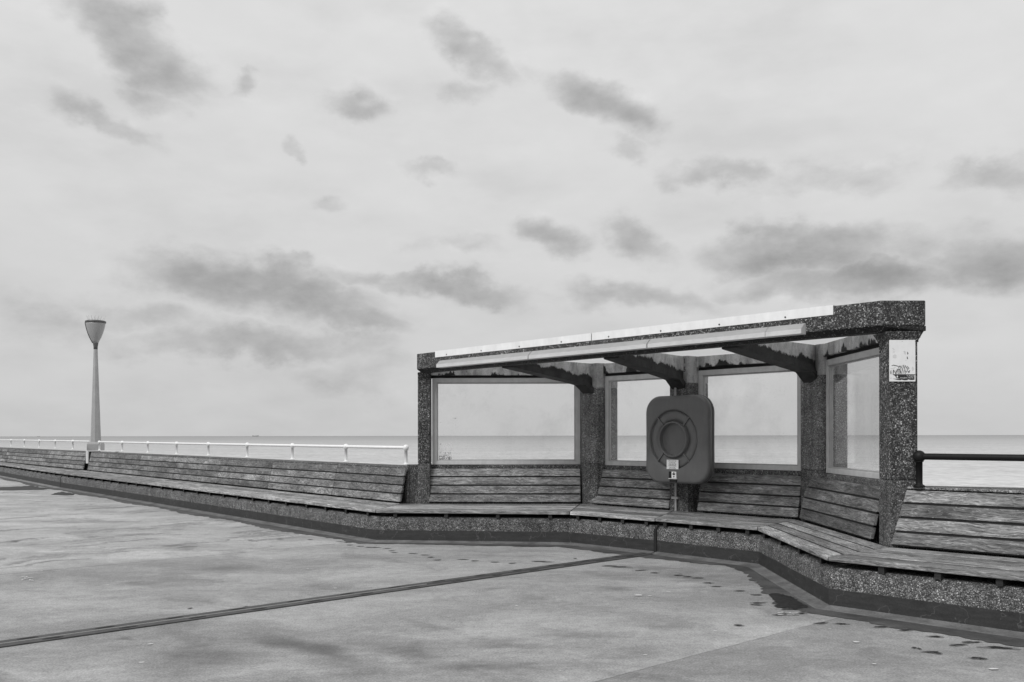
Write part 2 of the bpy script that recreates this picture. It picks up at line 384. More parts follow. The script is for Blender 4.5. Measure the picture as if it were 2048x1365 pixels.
class MB:
    def __init__(s): s.v = []; s.f = []; s.r = []; s.sm = []
    def add(s, vs, fs, rnd=None, smooth=False):
        k = len(s.v); s.v += [tuple(x) for x in vs]
        rnd = random.random() if rnd is None else rnd
        for f in fs: s.f.append([i + k for i in f]); s.r.append(rnd); s.sm.append(smooth)
    def prism(s, poly, z0, z1, rnd=None):
        n = len(poly)
        vs = [(x[0], x[1], z0) for x in poly] + [(x[0], x[1], z1) for x in poly]
        s.add(vs, [list(range(n))[::-1], list(range(n, 2 * n))] + [[i, (i + 1) % n, n + (i + 1) % n, n + i] for i in range(n)], rnd)
    def hexa(s, c, rnd=None):          # c: bottom 4 then top 4
        s.add(c, [[3, 2, 1, 0], [4, 5, 6, 7], [0, 1, 5, 4], [1, 2, 6, 5], [2, 3, 7, 6], [3, 0, 4, 7]], rnd)
    def bar(s, a, b_, y0, y1, z0, z1, rnd=None):   # bar along a->b_ (2d), offsets y0..y1 to the left of the direction
        a = Vector(a); b_ = Vector(b_); d = (b_ - a).normalized(); n = Vector((-d.y, d.x))
        pl = [a + n * y0, b_ + n * y0, b_ + n * y1, a + n * y1]
        s.prism(pl, z0, z1, rnd)
    def sweep(s, poly, prof, closed=True, caps=True, rnd=None):
        """prof = [(offset to the left of the path, z)], mitred along poly"""
        L = [offset(poly, q) for q, z in prof]
        n = len(poly); m_ = len(prof); vs = []
        for j in range(m_):
            for i in range(n): vs.append((L[j][i].x, L[j][i].y, prof[j][1]))
        fs = []
        for j in range(m_ if closed else m_ - 1):
            j2 = (j + 1) % m_
            for i in range(n - 1): fs.append([j * n + i, j * n + i + 1, j2 * n + i + 1, j2 * n + i])
        if closed and caps:
            fs.append([j * n for j in range(m_)]); fs.append([j * n + n - 1 for j in range(m_)][::-1])
        s.add(vs, fs, rnd)
    def lathe(s, c, prof, seg=24, smooth=True, rot=0.):
        vs = []; fs = []; m_ = len(prof)
        for r_, z in prof:
            for i in range(seg):
                a = 2 * math.pi * i / seg + rot; vs.append((c[0] + r_ * math.cos(a), c[1] + r_ * math.sin(a), c[2] + z))
        for j in range(m_ - 1):
            for i in range(seg): fs.append([j * seg + i, j * seg + (i + 1) % seg, (j + 1) * seg + (i + 1) % seg, (j + 1) * seg + i])
        fs.append(list(range(seg))[::-1]); fs.append(list(range((m_ - 1) * seg, m_ * seg)))
        s.add(vs, fs, .5, smooth)
    def tube(s, a, b_, r_, seg=14, r2=None):
        a = Vector(a); b_ = Vector(b_); d = (b_ - a).normalized(); r2 = r_ if r2 is None else r2
        u_ = d.orthogonal().normalized(); v_ = d.cross(u_)
        vs = [a + (u_ * math.cos(2 * math.pi * i / seg) + v_ * math.sin(2 * math.pi * i / seg)) * r_ for i in range(seg)]
        vs += [b_ + (u_ * math.cos(2 * math.pi * i / seg) + v_ * math.sin(2 * math.pi * i / seg)) * r2 for i in range(seg)]
        s.add(vs, [[i, (i + 1) % seg, seg + (i + 1) % seg, seg + i] for i in range(seg)], .5, True)
        s.add(vs, [list(range(seg))[::-1], list(range(seg, 2 * seg))], .5, False)
    def build(s, name, material, parent=None, bevel=0., origin=None, **kw):
        me = bpy.data.meshes.new(name)
        if parent is not None: M = frame_of(parent).inverted()
        elif origin is not None: M = Matrix.Translation(-Vector(origin))
        else: M = Matrix.Identity(4)
        me.from_pydata([tuple(M @ Vector(x)) for x in s.v], [], s.f)
        at = me.attributes.new('rnd', 'FLOAT', 'FACE'); at.data.foreach_set('value', s.r)
        me.polygons.foreach_set('use_smooth', s.sm)
        bm = bmesh.new(); bm.from_mesh(me); bmesh.ops.recalc_face_normals(bm, faces=bm.faces); bm.to_mesh(me); bm.free()
        me.materials.append(MATS[material]); me.update()
        o = bpy.data.objects.new(name, me); COL.objects.link(o)
        if parent is not None: o.parent = parent
        elif origin is not None: o.location = origin
        if bevel:
            bv = o.modifiers.new('bevel', 'BEVEL'); bv.width = bevel; bv.segments = 2; bv.limit_method = 'ANGLE'; bv.angle_limit = R(40)
        return tag(o, **kw)

def offset(poly, q):
    P = [Vector((a[0], a[1])) for a in poly]; n = len(P); out = []
    for i in range(n):
        ds = []
        if i > 0: ds.append((P[i] - P[i - 1]).normalized())
        if i < n - 1: ds.append((P[i + 1] - P[i]).normalized())
        ns = [Vector((-d.y, d.x)) for d in ds]
        mm = ns[0].copy()
        if len(ns) == 2: mm = (ns[0] + ns[1]).normalized()
        out.append(P[i] + mm * (q / mm.dot(ns[0])))
    return out
def at(u, v, z):                       # survey helper: photo pixel at a known height -> metres
    x = u - 1024; y = v - HORIZON + ROLL * x
    Y = FPX * (CAM_H - z) / y
    return Vector((x / FPX * Y, Y, z))
def ray_line(u, a, b_):                # where the bearing of column u meets the plan line a-b_
    k = (u - 1024) / FPX; a = Vector(a[:2]); b_ = Vector(b_[:2]); d = b_ - a
    s = (k * a.y - a.x) / (d.x - k * d.y)
    return a + d * s
def lerp(a, b_, k): return a + (b_ - a) * k
def text_mesh(body, size, name):
    cu = bpy.data.curves.new(name, 'FONT'); cu.body = body; cu.size = size; cu.align_x = 'CENTER'; cu.align_y = 'CENTER'; cu.extrude = .0006; cu.resolution_u = 2
    o = bpy.data.objects.new(name, cu); COL.objects.link(o)
    dg = bpy.context.evaluated_depsgraph_get(); dg.update()
    me = bpy.data.meshes.new_from_object(o.evaluated_get(dg))
    bpy.data.objects.remove(o); bpy.data.curves.remove(cu)
    return me
def add_text(mb, body, size, place):   # place(x, z) -> world
    me = text_mesh(body, size, 'lettering')
    mb.add([place(v.co.x, v.co.y, v.co.z) for v in me.vertices], [list(f.vertices) for f in me.polygons], .5)
    bpy.data.meshes.remove(me)

# ------------------------------------------------------------------ plan of the sea wall
SZ, ST = .388, .036                     # seat top, seat thickness
PT, BAND = .305, .143                   # plinth top, top of painted band
V2 = lambda *a: Vector(a)
fL = at(120, 945.7, SZ).xy; fA = at(751, 1020.6, SZ).xy; fB = at(1139, 1024, SZ).xy; fJ = at(1309.7, 1037, SZ).xy
fC = at(1515, 1054.6, SZ).xy; fD = at(1655, 1113, SZ).xy; fE0 = at(2048, 1152.6, SZ).xy
dE = (fE0 - fD).normalized(); fE = fD + dE * 4.0
fF = fL + (at(0, 929, SZ).xy - fL).normalized() * 26
bA = V2(-1.50, 12.444); bB = V2(.915, 12.385); bC = V2(3.095, 10.02); bD = V2(3.088, 7.545)
bJ = lerp(bB, bC, .485)
bE = bD + V2(.703, -.711) * 4.0
dL = (at(163, 940.5, SZ).xy - bA).normalized()
bL = at(163, 940.5, SZ).xy
bF = bL + (at(0, 924, SZ).xy - bL).normalized() * 26
def nrm(a, b_): d = (b_ - a).normalized(); return Vector((-d.y, d.x))
def isect(p1, d1, p2, d2):
    k = (p2 - p1).cross(d2) / d1.cross(d2) if hasattr(p1, 'cross') and False else ((p2.x - p1.x) * d2.y - (p2.y - p1.y) * d2.x) / (d1.x * d2.y - d1.y * d2.x)
    return p1 + d1 * k
WALL = offset([bF, bL, bA, bB, bC, bD, bE], .14)
wF, wL, wA, wB, wC, wD, wE = WALL
wJ = lerp(wB, wC, .50)

# ------------------------------------------------------------------ setting: paving, sea
g = MB()
gp = [wF, wL, wA, wB, wC, wD, wE]
poly = [p_ + V2(.1, .1) for p_ in gp] + [V2(14, -2), V2(30, -30), V2(-60, -30), V2(-60, 40)]
g.prism(poly, -.4, 0, .5)
g.build('promenade_pavement', 'asphalt', kind='structure', label='weathered grey asphalt promenade with rain stains', category='pavement')
g = MB(); g.prism([p_ + V2(.12, .12) for p_ in gp] + [V2(14, -2), V2(30, -30), V2(-60, -30), V2(-60, 40)], -6.2, -.41, .5)
g.build('sea_wall_base', 'aggregate_wall', kind='structure', label='concrete sea wall under the promenade', category='sea wall')
g = MB(); S_ = 30000
g.add([(-S_, -S_, -5.5), (S_, -S_, -5.5), (S_, S_, -5.5), (-S_, S_, -5.5)], [[0, 1, 2, 3]], .5)
g.build('sea', 'sea_water', kind='structure', label='calm grey sea reaching the horizon', category='sea')

FRONT = [fF, fL, fA, fB, fJ, fC, fD, fE]
PLN = offset(FRONT, .014)               # plinth face just behind the seat edge
pF, pL, pA, pB, pJ, pC, pD, pE = PLN

# dirt and old paint along the foot of the plinth: ragged outer edge
g = MB(); vs = []; fs = []
outer = offset(PLN, -.42); inner = offset(PLN, -.06)
for i in range(len(PLN) - 1):
    n = max(2, int((PLN[i + 1] - PLN[i]).length / .05))
    for j in range(n + (i == len(PLN) - 2)):
        a = lerp(inner[i], inner[i + 1], j / n); b_ = lerp(outer[i], outer[i + 1], j / n)
        k = .72 + .16 * math.sin(j * .096 + i * 2) + .05 * math.sin(j * .51) + random.uniform(-.10, .06)
        if i == 2: k *= .85
        b2 = lerp(a, b_, k)
        vs += [(a.x, a.y, .004), (b2.x, b2.y, .004)]
fs = [[2 * i, 2 * i + 1, 2 * i + 3, 2 * i + 2] for i in range(len(vs) // 2 - 1)]
g.add(vs, fs, .5); g.build('gutter_strip', 'gutter_dirt', kind='structure', label='dark dirty strip along the foot of the seat plinth', category='pavement')

# ------------------------------------------------------------------ concrete seat walls (three castings, split at the expansion joints)
def seat_wall(name, front, parapets, label, org):
    root = empty(name, (org.x, org.y, 0), 0, label=label, cat='wall')
    m_ = MB(); m_.sweep(front, [(0, 0), (0, .256), (.045, PT), (.62, PT), (.62, 0)], rnd=.5)
    pl = m_.build('plinth', 'aggregate_plinth', root, bevel=.006)
    m_ = MB(); m_.sweep(front, [(.004, 0), (-.004, 0), (-.004, BAND), (.004, BAND)], rnd=.5)
    m_.build('painted_band', 'bitumen_paint', pl)
    m_ = MB(); m_.sweep(front, [(-.004, .002), (-.13, .002), (-.12, .006), (-.05, .012), (-.004, .022)], rnd=.5)
    m_.build('mortar_fillet', 'mortar_pale' if len(front) == 2 else 'mortar_fillet', pl)
    for (path, prof) in parapets:
        m_ = MB(); m_.sweep(path, prof, rnd=.5); m_.build('parapet', 'aggregate_wall', root, bevel=.008)
    return root
gapL = (fA - fL).normalized() * .02; gapJ = (fC - fJ).normalized() * .012
OUT = [(0, .1), (0, .868), (.012, .88), (.34, .88), (.34, -.395), (.0, -.395)]
OUT = [(0, -.395), (0, .868), (.012, .88), (.34, .88), (.34, -.395)]
ALC = [(0, -.395), (0, .897), (.008, .905), (.20, .905), (.20, -.395)]
seat_wall('seat_wall', [pF, pL - gapL], [([wF, wL - gapL], OUT)], 'long low concrete seat wall beyond the white joint plate, left of the lamp', pL)
seat_wall('seat_wall', [pL + gapL, pA, pB, pJ - gapJ], [([wL + gapL, wA + V2(.02, -.02)], OUT), ([wA + V2(.0, .002), wB, wJ - gapJ], ALC)], 'low pebbled concrete seat wall running from the lamp into the shelter up to its middle joint', pA)
cb0 = at(1795, 969.8, .88).xy; cb1 = at(2048, 974.6, .88).xy; cbE = cb0 + (cb1 - cb0).normalized() * 3.2
root = seat_wall('seat_wall', [pJ + gapJ, pC, pD, pE], [([wJ + gapJ, wC, wD + V2(0, .15)], ALC)], 'low pebbled concrete seat wall turning out of the shelter to the right edge, below the black rail', pD)
m_ = MB(); m_.prism([wD + V2(.0, .0), wE, cbE, cb0, cb0 + V2(-.06, .1)], -.395, .876, .5); m_.build('parapet', 'aggregate_wall', root, bevel=.012)
m_ = MB(); cf = offset([bD, bE], .088); m_.prism([cf[0] + dE * .10, cf[1], wE + V2(.01, .01), wD + dE * .02 + V2(.01, .01)], .862, .880, .5); m_.build('coping', 'aggregate_pale', root, bevel=.004)

# expansion joint fillers
for (pt, d, nm) in ((pL, (fA - fL).normalized(), 'beside the far puddle'), (pJ, (fC - fJ).normalized(), 'in the middle of the shelter plinth')):
    n = Vector((-d.y, d.x)); m_ = MB()
    m_.bar(pt - d * .016, pt + d * .016, .008, .5, 0, PT - .01, .5)
    m_.bar(pt - d * .019, pt + d * .019, -.015 if nm[0] == 'i' else -.005, .005, .001, .27, .5)
    m_.build('joint_filler', 'joint_gap', origin=(pt.x, pt.y, 0), label='black vertical joint filler ' + nm, cat='joint')

# ------------------------------------------------------------------ timber benches
def plank_slab(m_, q, z0, z1):          # q: four plan corners
    m_.prism(q, z0, z1)
def bench(label, f0, f1, b0, b1, s0, s1, seams=(), joints=(), nplank=4, backmat='timber_back', seatmat='timber_seat', skip_back=None, bearers=None):
    """f*: front seat corners, b*: rear seat corners, s0,s1: ends of the backrest foot line"""
    ang = math.atan2(f1.y - f0.y, f1.x - f0.x)
    root = empty('timber_bench', (f0.x, f0.y, 0), ang, label=label, cat='bench', group='timber benches along the sea wall')
    ks = [0.] + list(seams) + [1.]
    ln = (f1 - f0).length
    for k0, k1 in zip(ks, ks[1:]):
        m_ = MB(); g0 = .005 / ln
        for i in range(nplank):
            ta = i / nplank; tb = (i + 1) / nplank - .036 / (b0 - f0).length
            A0 = lerp(f0, b0, ta); A1 = lerp(f1, b1, ta); B0 = lerp(f0, b0, tb); B1 = lerp(f1, b1, tb)
            dz = random.uniform(-.0015, .0015)
            m_.prism([lerp(A0, A1, k0 + g0), lerp(A0, A1, k1 - g0), lerp(B0, B1, k1 - g0), lerp(B0, B1, k0 + g0)], SZ - ST + dz, SZ + dz)
        m_.build('seat', seatmat, root, bevel=.006)
        m_ = MB(); e0 = .012 / ln
        q0, q1, q2, q3 = (lerp(lerp(f0, f1, kk_), lerp(b0, b1, kk_), tt) for kk_, tt in ((k0 + e0, .02), (k1 - e0, .02), (k1 - e0, .985), (k0 + e0, .985)))
        m_.prism([q0, q1, q2, q3], SZ - .020, SZ - .0035, .5); m_.build('gap_shade', 'dark_void', root)  # near-black slab added under the plank tops, its colour paints the gaps' shade
        # bearers under this length of seat
        L_ = ln * (k1 - k0); n = max(2, int(round(L_ / .75)) + 1) if bearers is None else bearers
        for i in range(n):
            kk = k0 + (k1 - k0) * ((.10 + .80 * i / (n - 1)) if n > 1 else .5)
            a = lerp(f0, f1, kk); e = lerp(b0, b1, kk); d = (f1 - f0).normalized(); nn = (e - a).normalized()
            m_ = MB(); m_.prism([a + nn * .022 - d * .022, a + nn * .022 + d * .022, e + d * .022, e - d * .022], PT - .004, SZ - ST - .002, .2)
            m_.build('bearer', 'timber_dark', root)
    js = [0.] + list(joints) + [1.]
    d = (s1 - s0).normalized(); n = Vector((-d.y, d.x)); L_ = (s1 - s0).length
    for k0, k1 in zip(js, js[1:]):
        m_ = MB()
        for i in range(4):
            z0 = .408 + i * .1155; z1 = z0 + .0970; th = .032
            y = lambda z: .096 * (z - .403) / .457
            a = s0 + d * (L_ * k0 + .006); e = s0 + d * (L_ * k1 - .006)
            j = random.uniform(-.002, .002)
            c = []
            for zz in (z0, z1):
                yy = y(zz) + j
                for pnt, q in ((a, yy), (e, yy), (e, yy + th), (a, yy + th)):
                    w_ = pnt + n * q; c.append((w_.x, w_.y, zz))
            m_.hexa(c)
        m_.build('backrest', backmat, root, bevel=.005)
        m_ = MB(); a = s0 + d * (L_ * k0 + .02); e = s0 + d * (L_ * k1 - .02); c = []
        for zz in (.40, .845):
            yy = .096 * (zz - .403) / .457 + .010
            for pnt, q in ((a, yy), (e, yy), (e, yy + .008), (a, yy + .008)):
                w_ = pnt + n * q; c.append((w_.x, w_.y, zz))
        m_.hexa(c, .5); m_.build('slat_gap_shade', 'dark_void', root)  # added near-black sheet inside the slats, makes the gaps look shaded
        # dark upright battens behind the slats
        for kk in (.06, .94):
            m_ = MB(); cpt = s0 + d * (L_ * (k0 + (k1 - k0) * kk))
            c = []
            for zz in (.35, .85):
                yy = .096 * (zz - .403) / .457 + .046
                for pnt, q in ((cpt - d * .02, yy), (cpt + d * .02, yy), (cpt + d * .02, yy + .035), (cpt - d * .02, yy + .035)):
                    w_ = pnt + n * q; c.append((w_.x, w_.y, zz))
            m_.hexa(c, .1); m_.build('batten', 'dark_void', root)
    return root
def kpos(a, b_, u): p_ = ray_line(u, a, b_); return (p_ - a).length / (b_ - a).length
def foot(u, a, b_): return ray_line(u, a, b_)
backL = bL; cutL = (fA - fL).normalized() * .012
bench('long weathered timber bench vanishing towards the left edge, beyond the white joint plate', fF, fL - cutL, bF, bL - cutL, bF, foot(165.5, bF, bL),
      seams=[.25, .5, .75], joints=sorted([kpos(bF, foot(165.5, bF, bL), u) for u in (88.6, 14)] + [.2, .35, .5, .62]), backmat='timber_figured')
sA0 = foot(174.3, bL, bA); sA1 = foot(799, bL, bA)
bench('long weathered timber bench of seven back panels between the white joint plate and the shelter', fL + cutL, fA, bL + cutL, bA, sA0, sA1,
      seams=[kpos(fL, fA, u) for u in (293, 374.7, 597.6)], joints=[kpos(sA0, sA1, u) for u in (213, 274, 345.4, 432, 535, 662.8)], backmat='timber_figured')
bench('timber bench under the widest shelter window, left of the corner pillar', fA, fB, bA, bB, foot(856.5, bA, bB), foot(1162, bA, bB), bearers=4)
bench('short timber bench in the shelter between the corner pillar and the lifebuoy case', fB, fJ, bB, bJ, foot(1174.3, bB, bC), foot(1337.4, bB, bC), bearers=4)
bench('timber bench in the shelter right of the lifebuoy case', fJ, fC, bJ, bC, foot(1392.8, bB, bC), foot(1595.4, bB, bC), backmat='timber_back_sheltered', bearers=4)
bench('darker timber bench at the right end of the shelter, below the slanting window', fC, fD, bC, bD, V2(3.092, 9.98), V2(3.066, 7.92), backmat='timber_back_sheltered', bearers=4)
bench('nearest timber bench, pale and flaking, below the black rail at the right', fD, fE, bD, bE, foot(1779, bD, bE), bE, bearers=9)

# ------------------------------------------------------------------ shelter
SH = empty('seafront_shelter', (1.0, 11.0, 0), R(TH), label='open concrete promenade shelter with five pillars, four windows and a white edged roof', cat='shelter')
K1 = V2(-1.268, 12.35); K5 = V2(2.996, 7.50); bt = (K5 - K1).normalized(); bn = Vector((-bt.y, bt.x))
BZ0, BZ1 = 2.145, 2.392
def post(poly, z0, z1, mt='aggregate_fine'):
    zz = z1 if mt == 'aggregate_dark' else 1.93; zl = .93
    m_ = MB(); m_.prism(poly, zl, zz, .5); o = m_.build('pillar', mt, SH, bevel=.012)
    m_ = MB(); m_.prism(poly, z0, zl, .5); m_.build('pillar_foot', 'aggregate_wall', o, bevel=.010)
    if zz < z1: m_ = MB(); m_.prism(poly, zz - .0, z1, .5); m_.build('pillar_head', 'concrete_plain', o, bevel=.008)
    return o
post([V2(-1.268, 12.445), V2(-1.105, 12.445), V2(-1.105, 12.72), V2(-1.268, 12.72)], .30, BZ0 + .01, 'aggregate_dark')
post([V2(.925, 12.56), V2(.945, 12.43), V2(1.02, 12.28), V2(1.12, 12.19), V2(1.20, 12.215), V2(1.42, 12.42), V2(1.25, 12.80), V2(.925, 12.80)], .30, 2.255)
pc = wJ + T2 * .03
P3 = [pc - T2 * .14 - N2 * .15, pc + T2 * .13 - N2 * .15, pc + T2 * .15 - N2 * .0, pc + T2 * .15 + N2 * .24, pc - T2 * .14 + N2 * .24]
post(P3, .30, 2.255)
post([V2(3.14, 10.06), V2(3.155, 9.96), V2(3.205, 9.72), V2(3.245, 9.64), V2(3.50, 9.64), V2(3.50, 10.3), V2(3.26, 10.3)], .30, 2.255)
P5X = 3.082
post([V2(P5X, 7.545), V2(3.312, 7.545), V2(3.312, 7.775), V2(P5X, 7.775)], .30, BZ0 + .01, 'aggregate_dark')
# front beam with turned ends
I1 = K1 + bn * .2; I5 = K5 + bn * .2
BPOLY = [K1, K5, V2(3.357, 7.50), V2(3.357, 7.82), V2(I5.x + .06, 7.82), V2(I5.x, I5.y), I1, V2(I1.x, 12.78), V2(K1.x, 12.78)]
m_ = MB(); m_.prism(BPOLY, 2.186, BZ1, .5)
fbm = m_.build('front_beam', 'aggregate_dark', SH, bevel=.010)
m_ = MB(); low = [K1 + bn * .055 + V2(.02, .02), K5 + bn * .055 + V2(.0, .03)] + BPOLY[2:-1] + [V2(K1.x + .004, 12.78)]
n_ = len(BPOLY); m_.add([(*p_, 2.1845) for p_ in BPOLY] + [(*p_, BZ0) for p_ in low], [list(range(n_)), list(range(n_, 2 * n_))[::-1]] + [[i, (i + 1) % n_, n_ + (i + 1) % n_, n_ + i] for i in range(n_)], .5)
m_.build('beam_soffit_shade', 'aggregate_shaded', fbm)
# haunches under the beam ends
for (x0, x1, y0, y1, xo0, xo1, yo0, yo1) in ((P5X, 3.312, 7.545, 7.775, 3.05, 3.345, 7.51, 7.81), (-1.262, -1.105, 12.445, 12.72, -1.266, -1.12, 12.40, 12.74)):
    m_ = MB(); m_.hexa([(x0 - .001, y0 - .001, 2.07), (x1 + .001, y0 - .001, 2.07), (x1 + .001, y1, 2.07), (x0 - .001, y1, 2.07),
                        (xo0, yo0, BZ0 - .001), (xo1, yo0, BZ0 - .001), (xo1, yo1, BZ0 - .001), (xo0, yo1, BZ0 - .001)], .5)
    m_.build('haunch', 'aggregate_dark', SH)
# rafters, each running back to its pillar with a knee at the end
def rafter(start, end):
    d = (end - start).normalized(); n = Vector((-d.y, d.x)); L_ = (end - start).length
    prof = [(0, 2.252), (0, 2.15), (L_ - .30, 2.005), (L_ - .18, 1.985), (L_ - .02, 1.88), (L_ + .06, 1.86), (L_ + .06, 2.252)]
    m_ = MB(); k = len(prof)
    h0, h1 = .085, .055                                     # wider lower flange is a separate slab below
    vs = [(*(start + d * x + n * .065), z) for x, z in prof] + [(*(start + d * x - n * .065), z) for x, z in prof]
    m_.add(vs, [list(range(k)), list(range(k, 2 * k))[::-1]] + [[i, (i + 1) % k, k + (i + 1) % k, k + i] for i in range(k)], .5)
    # lower flange lip
    lip = [(0, 2.15), (L_ - .30, 2.005), (L_ - .18, 1.985), (L_ - .02, 1.88)]
    raf = m_.build('rafter', 'concrete_rafter', SH, bevel=.006); m_ = MB()
    for (xa, za), (xb, zb) in zip(lip, lip[1:]):
        c = []
        for up in (-.022, .052):
            for x, z, q in ((xa, za, .095), (xb, zb, .095), (xb, zb, -.095), (xa, za, -.095)):
                c.append((*(start + d * x + n * q), z + up))
        m_.hexa(c, .5)
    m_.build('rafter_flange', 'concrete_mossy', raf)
for s_, e_ in ((K1 + bt * 1.62 + bn * .19, V2(1.03, 12.30)), (lerp(K1, K5, .515) + bn * .19, pc - N2 * .13), (K5 - bt * 1.60 + bn * .19, V2(3.20, 9.84))):
    rafter(s_, e_)
# headers over the windows
def header(a, b_):
    m_ = MB(); m_.bar(a, b_, .0, .2, 2.118, 2.250, .5); m_.build('header', 'concrete_header', SH, bevel=.006)
    m_ = MB(); m_.bar(a, b_, .045, .18, 2.082, 2.120, .5); m_.build('head_gap_shade', 'dark_void', SH)  # near-black strip, paints the shade of the recess above the frame
nBC = nrm(wB, wC)
header(V2(-1.10, 12.53), V2(.93, 12.53)); header(V2(1.20, 12.235), pc - T2 * .14 - N2 * .0); header(pc + T2 * .15, V2(3.17, 10.11)); header(V2(3.24, 9.64), V2(3.24, 7.78))
# translucent roof sheets, one per bay
rp = [I1 + V2(.02, .02), I5 + V2(.02, .04), V2(3.42, 7.80), V2(3.44, 10.18), V2(1.05, 12.72), V2(-1.1, 12.72)]
mids = [(K1 + bt * 1.62 + bn * .21, V2(1.12, 12.69)), (lerp(K1, K5, .515) + bn * .21, pc + N2 * .18), (K5 - bt * 1.60 + bn * .21, V2(3.42, 10.16))]
bays = [[rp[0], mids[0][0], mids[0][1], V2(-1.1, 12.72)], [mids[0][0], mids[1][0], mids[1][1], mids[0][1]], [mids[1][0], mids[2][0], mids[2][1], mids[1][1]], [mids[2][0], rp[1], V2(3.42, 7.80), mids[2][1]]]
for bpoly in bays:
    c = sum(bpoly, V2(0, 0)) / 4
    m_ = MB(); m_.prism([lerp(q_, c, .006) for q_ in bpoly], 2.262, 2.268, .5); m_.build('roof_sheet', 'roof_sheet', SH)
# white flashing along the top of the beam, in two lengths, and the boxed trim below it
def on_beam(u): return ray_line(u, K1, K5)
for ua, ub in ((871, 1183), (1184.5, 1667)):
    a = on_beam(ua); e = on_beam(ub)
    m_ = MB(); m_.bar(a, e, -.005, 0, 2.318, 2.400, .5); m_.bar(a, e, 0.0005, .10, 2.3935, 2.4, .5)
    fl = m_.build('flashing', 'flashing_white', SH)
    L_ = (e - a).length; n = max(3, int(L_ / .62))
    for i in range(n):
        c = a + bt * (L_ * (i + .35) / n) - bn * .005
        m_ = MB(); m_.tube((c.x, c.y, 2.34), (c.x - bn.x * .004, c.y - bn.y * .004, 2.34), .008, 8); m_.build('screw', 'ink', fl)
for ua, ub in ((882, 1065), (1067, 1302.5), (1305, 1539.5), (1540.5, 1612)):
    a = on_beam(ua); e = on_beam(ub)
    m_ = MB(); m_.sweep([a, e], [(0, 2.172), (-.075, 2.176), (-.075, 2.216), (-.020, 2.268), (0, 2.268)], rnd=.5)
    m_.build('fascia_trim', 'trim_metal', SH)
# windows
def window(a, b_, z0=.907, z1=2.082):
    a = Vector(a); b_ = Vector(b_); d = (b_ - a).normalized(); fw = .062
    m_ = MB()
    m_.bar(a, b_, .03, .085, z0, z0 + .052, .5); m_.bar(a, b_, .03, .085, z1 - fw, z1, .5)
    m_.bar(a, a + d * fw, .03, .085, z0 + .052, z1 - fw, .5); m_.bar(b_ - d * fw, b_, .03, .085, z0 + .052, z1 - fw, .5)
    wn = m_.build('window_frame', 'frame_paint', SH, bevel=.003)
    ia = a + d * fw; ib = b_ - d * fw; bw_ = .016
    m_ = MB(); y0, y1 = .045, .07
    m_.bar(ia, ib, y0, y1, z0 + .052, z0 + .052 + bw_, .5); m_.bar(ia, ib, y0, y1, z1 - fw - bw_, z1 - fw, .5)
    m_.bar(ia, ia + d * bw_, y0, y1, z0 + .068, z1 - fw - bw_, .5); m_.bar(ib - d * bw_, ib, y0, y1, z0 + .068, z1 - fw - bw_, .5)
    m_.build('glazing_bead', 'frame_bead', wn)
    m_ = MB(); m_.bar(ia + d * .004, ib - d * .004, .055, .061, z0 + .054, z1 - fw - .002, .5); m_.build('pane', 'window_glass', wn)
    return wn
window((-1.083, 12.53), (.925, 12.53))
window(V2(1.205, 12.232), pc - T2 * .145)
window(pc + T2 * .155, V2(3.165, 10.115))
window((3.24, 9.635), (3.24, 7.78))
# stencilled bay number on the middle pillar head
nb = pc + T2 * .075 - N2 * .1515
nb = pc + T2 * .150
def num_place(cx, cz):
    def f(x, y, z): p_ = pc + T2 * (.09 + x) - N2 * (.1515 + z); return (p_.x, p_.y, cz + y)
    return f
for ch, cz in (('1', 2.19), ('5', 2.09)): m_ = MB(); add_text(m_, ch, .085, num_place(0, cz)); m_.build('stencilled_number', 'ink', SH)

# ------------------------------------------------------------------ lifebuoy case on the middle pillar
CX = V2(1.905, 10.80); CZ = 1.252
LB = empty('lifebuoy_case', (CX.x, CX.y, CZ), R(TH), label='grey plastic lifebuoy housing with round embossed lid, hung on the middle pillar', cat='lifebuoy case')
def LP(x, y, z): p_ = CX + T2 * x + N2 * y; return (p_.x, p_.y, CZ + z)
def rr(th, hw, hh, r_):                 # distance from centre to a rounded rectangle outline along angle th
    c, s_ = math.cos(th), math.sin(th); lo, hi = 0, 2
    for _ in range(40):
        mid = (lo + hi) / 2; x = abs(c * mid) - (hw - r_); z = abs(s_ * mid) - (hh - r_)
        sd_ = math.hypot(max(x, 0), max(z, 0)) + min(max(x, z), 0) - r_
        if sd_ > 0: hi = mid
        else: lo = mid
    return lo
HW, HH = .462, .515
NSEG = 128; OX, OZ = -.03, .0
m_ = MB(); rings = []
prof = [(.001, .050), (.08, .050), (.15, .049), (.182, .047), (.186, .044), (.1865, -.006), (.190, -.016), (.197, -.020), (.206, -.019), (.211, -.012), (.212, .026), (.221, .026), (.223, .012), (.26, .010), (.30, .010), (.334, .011), (.336, .026), (.346, .026), (.348, -.002), (.356, -.004)]
for i in range(len(prof) + 12): rings.append([])
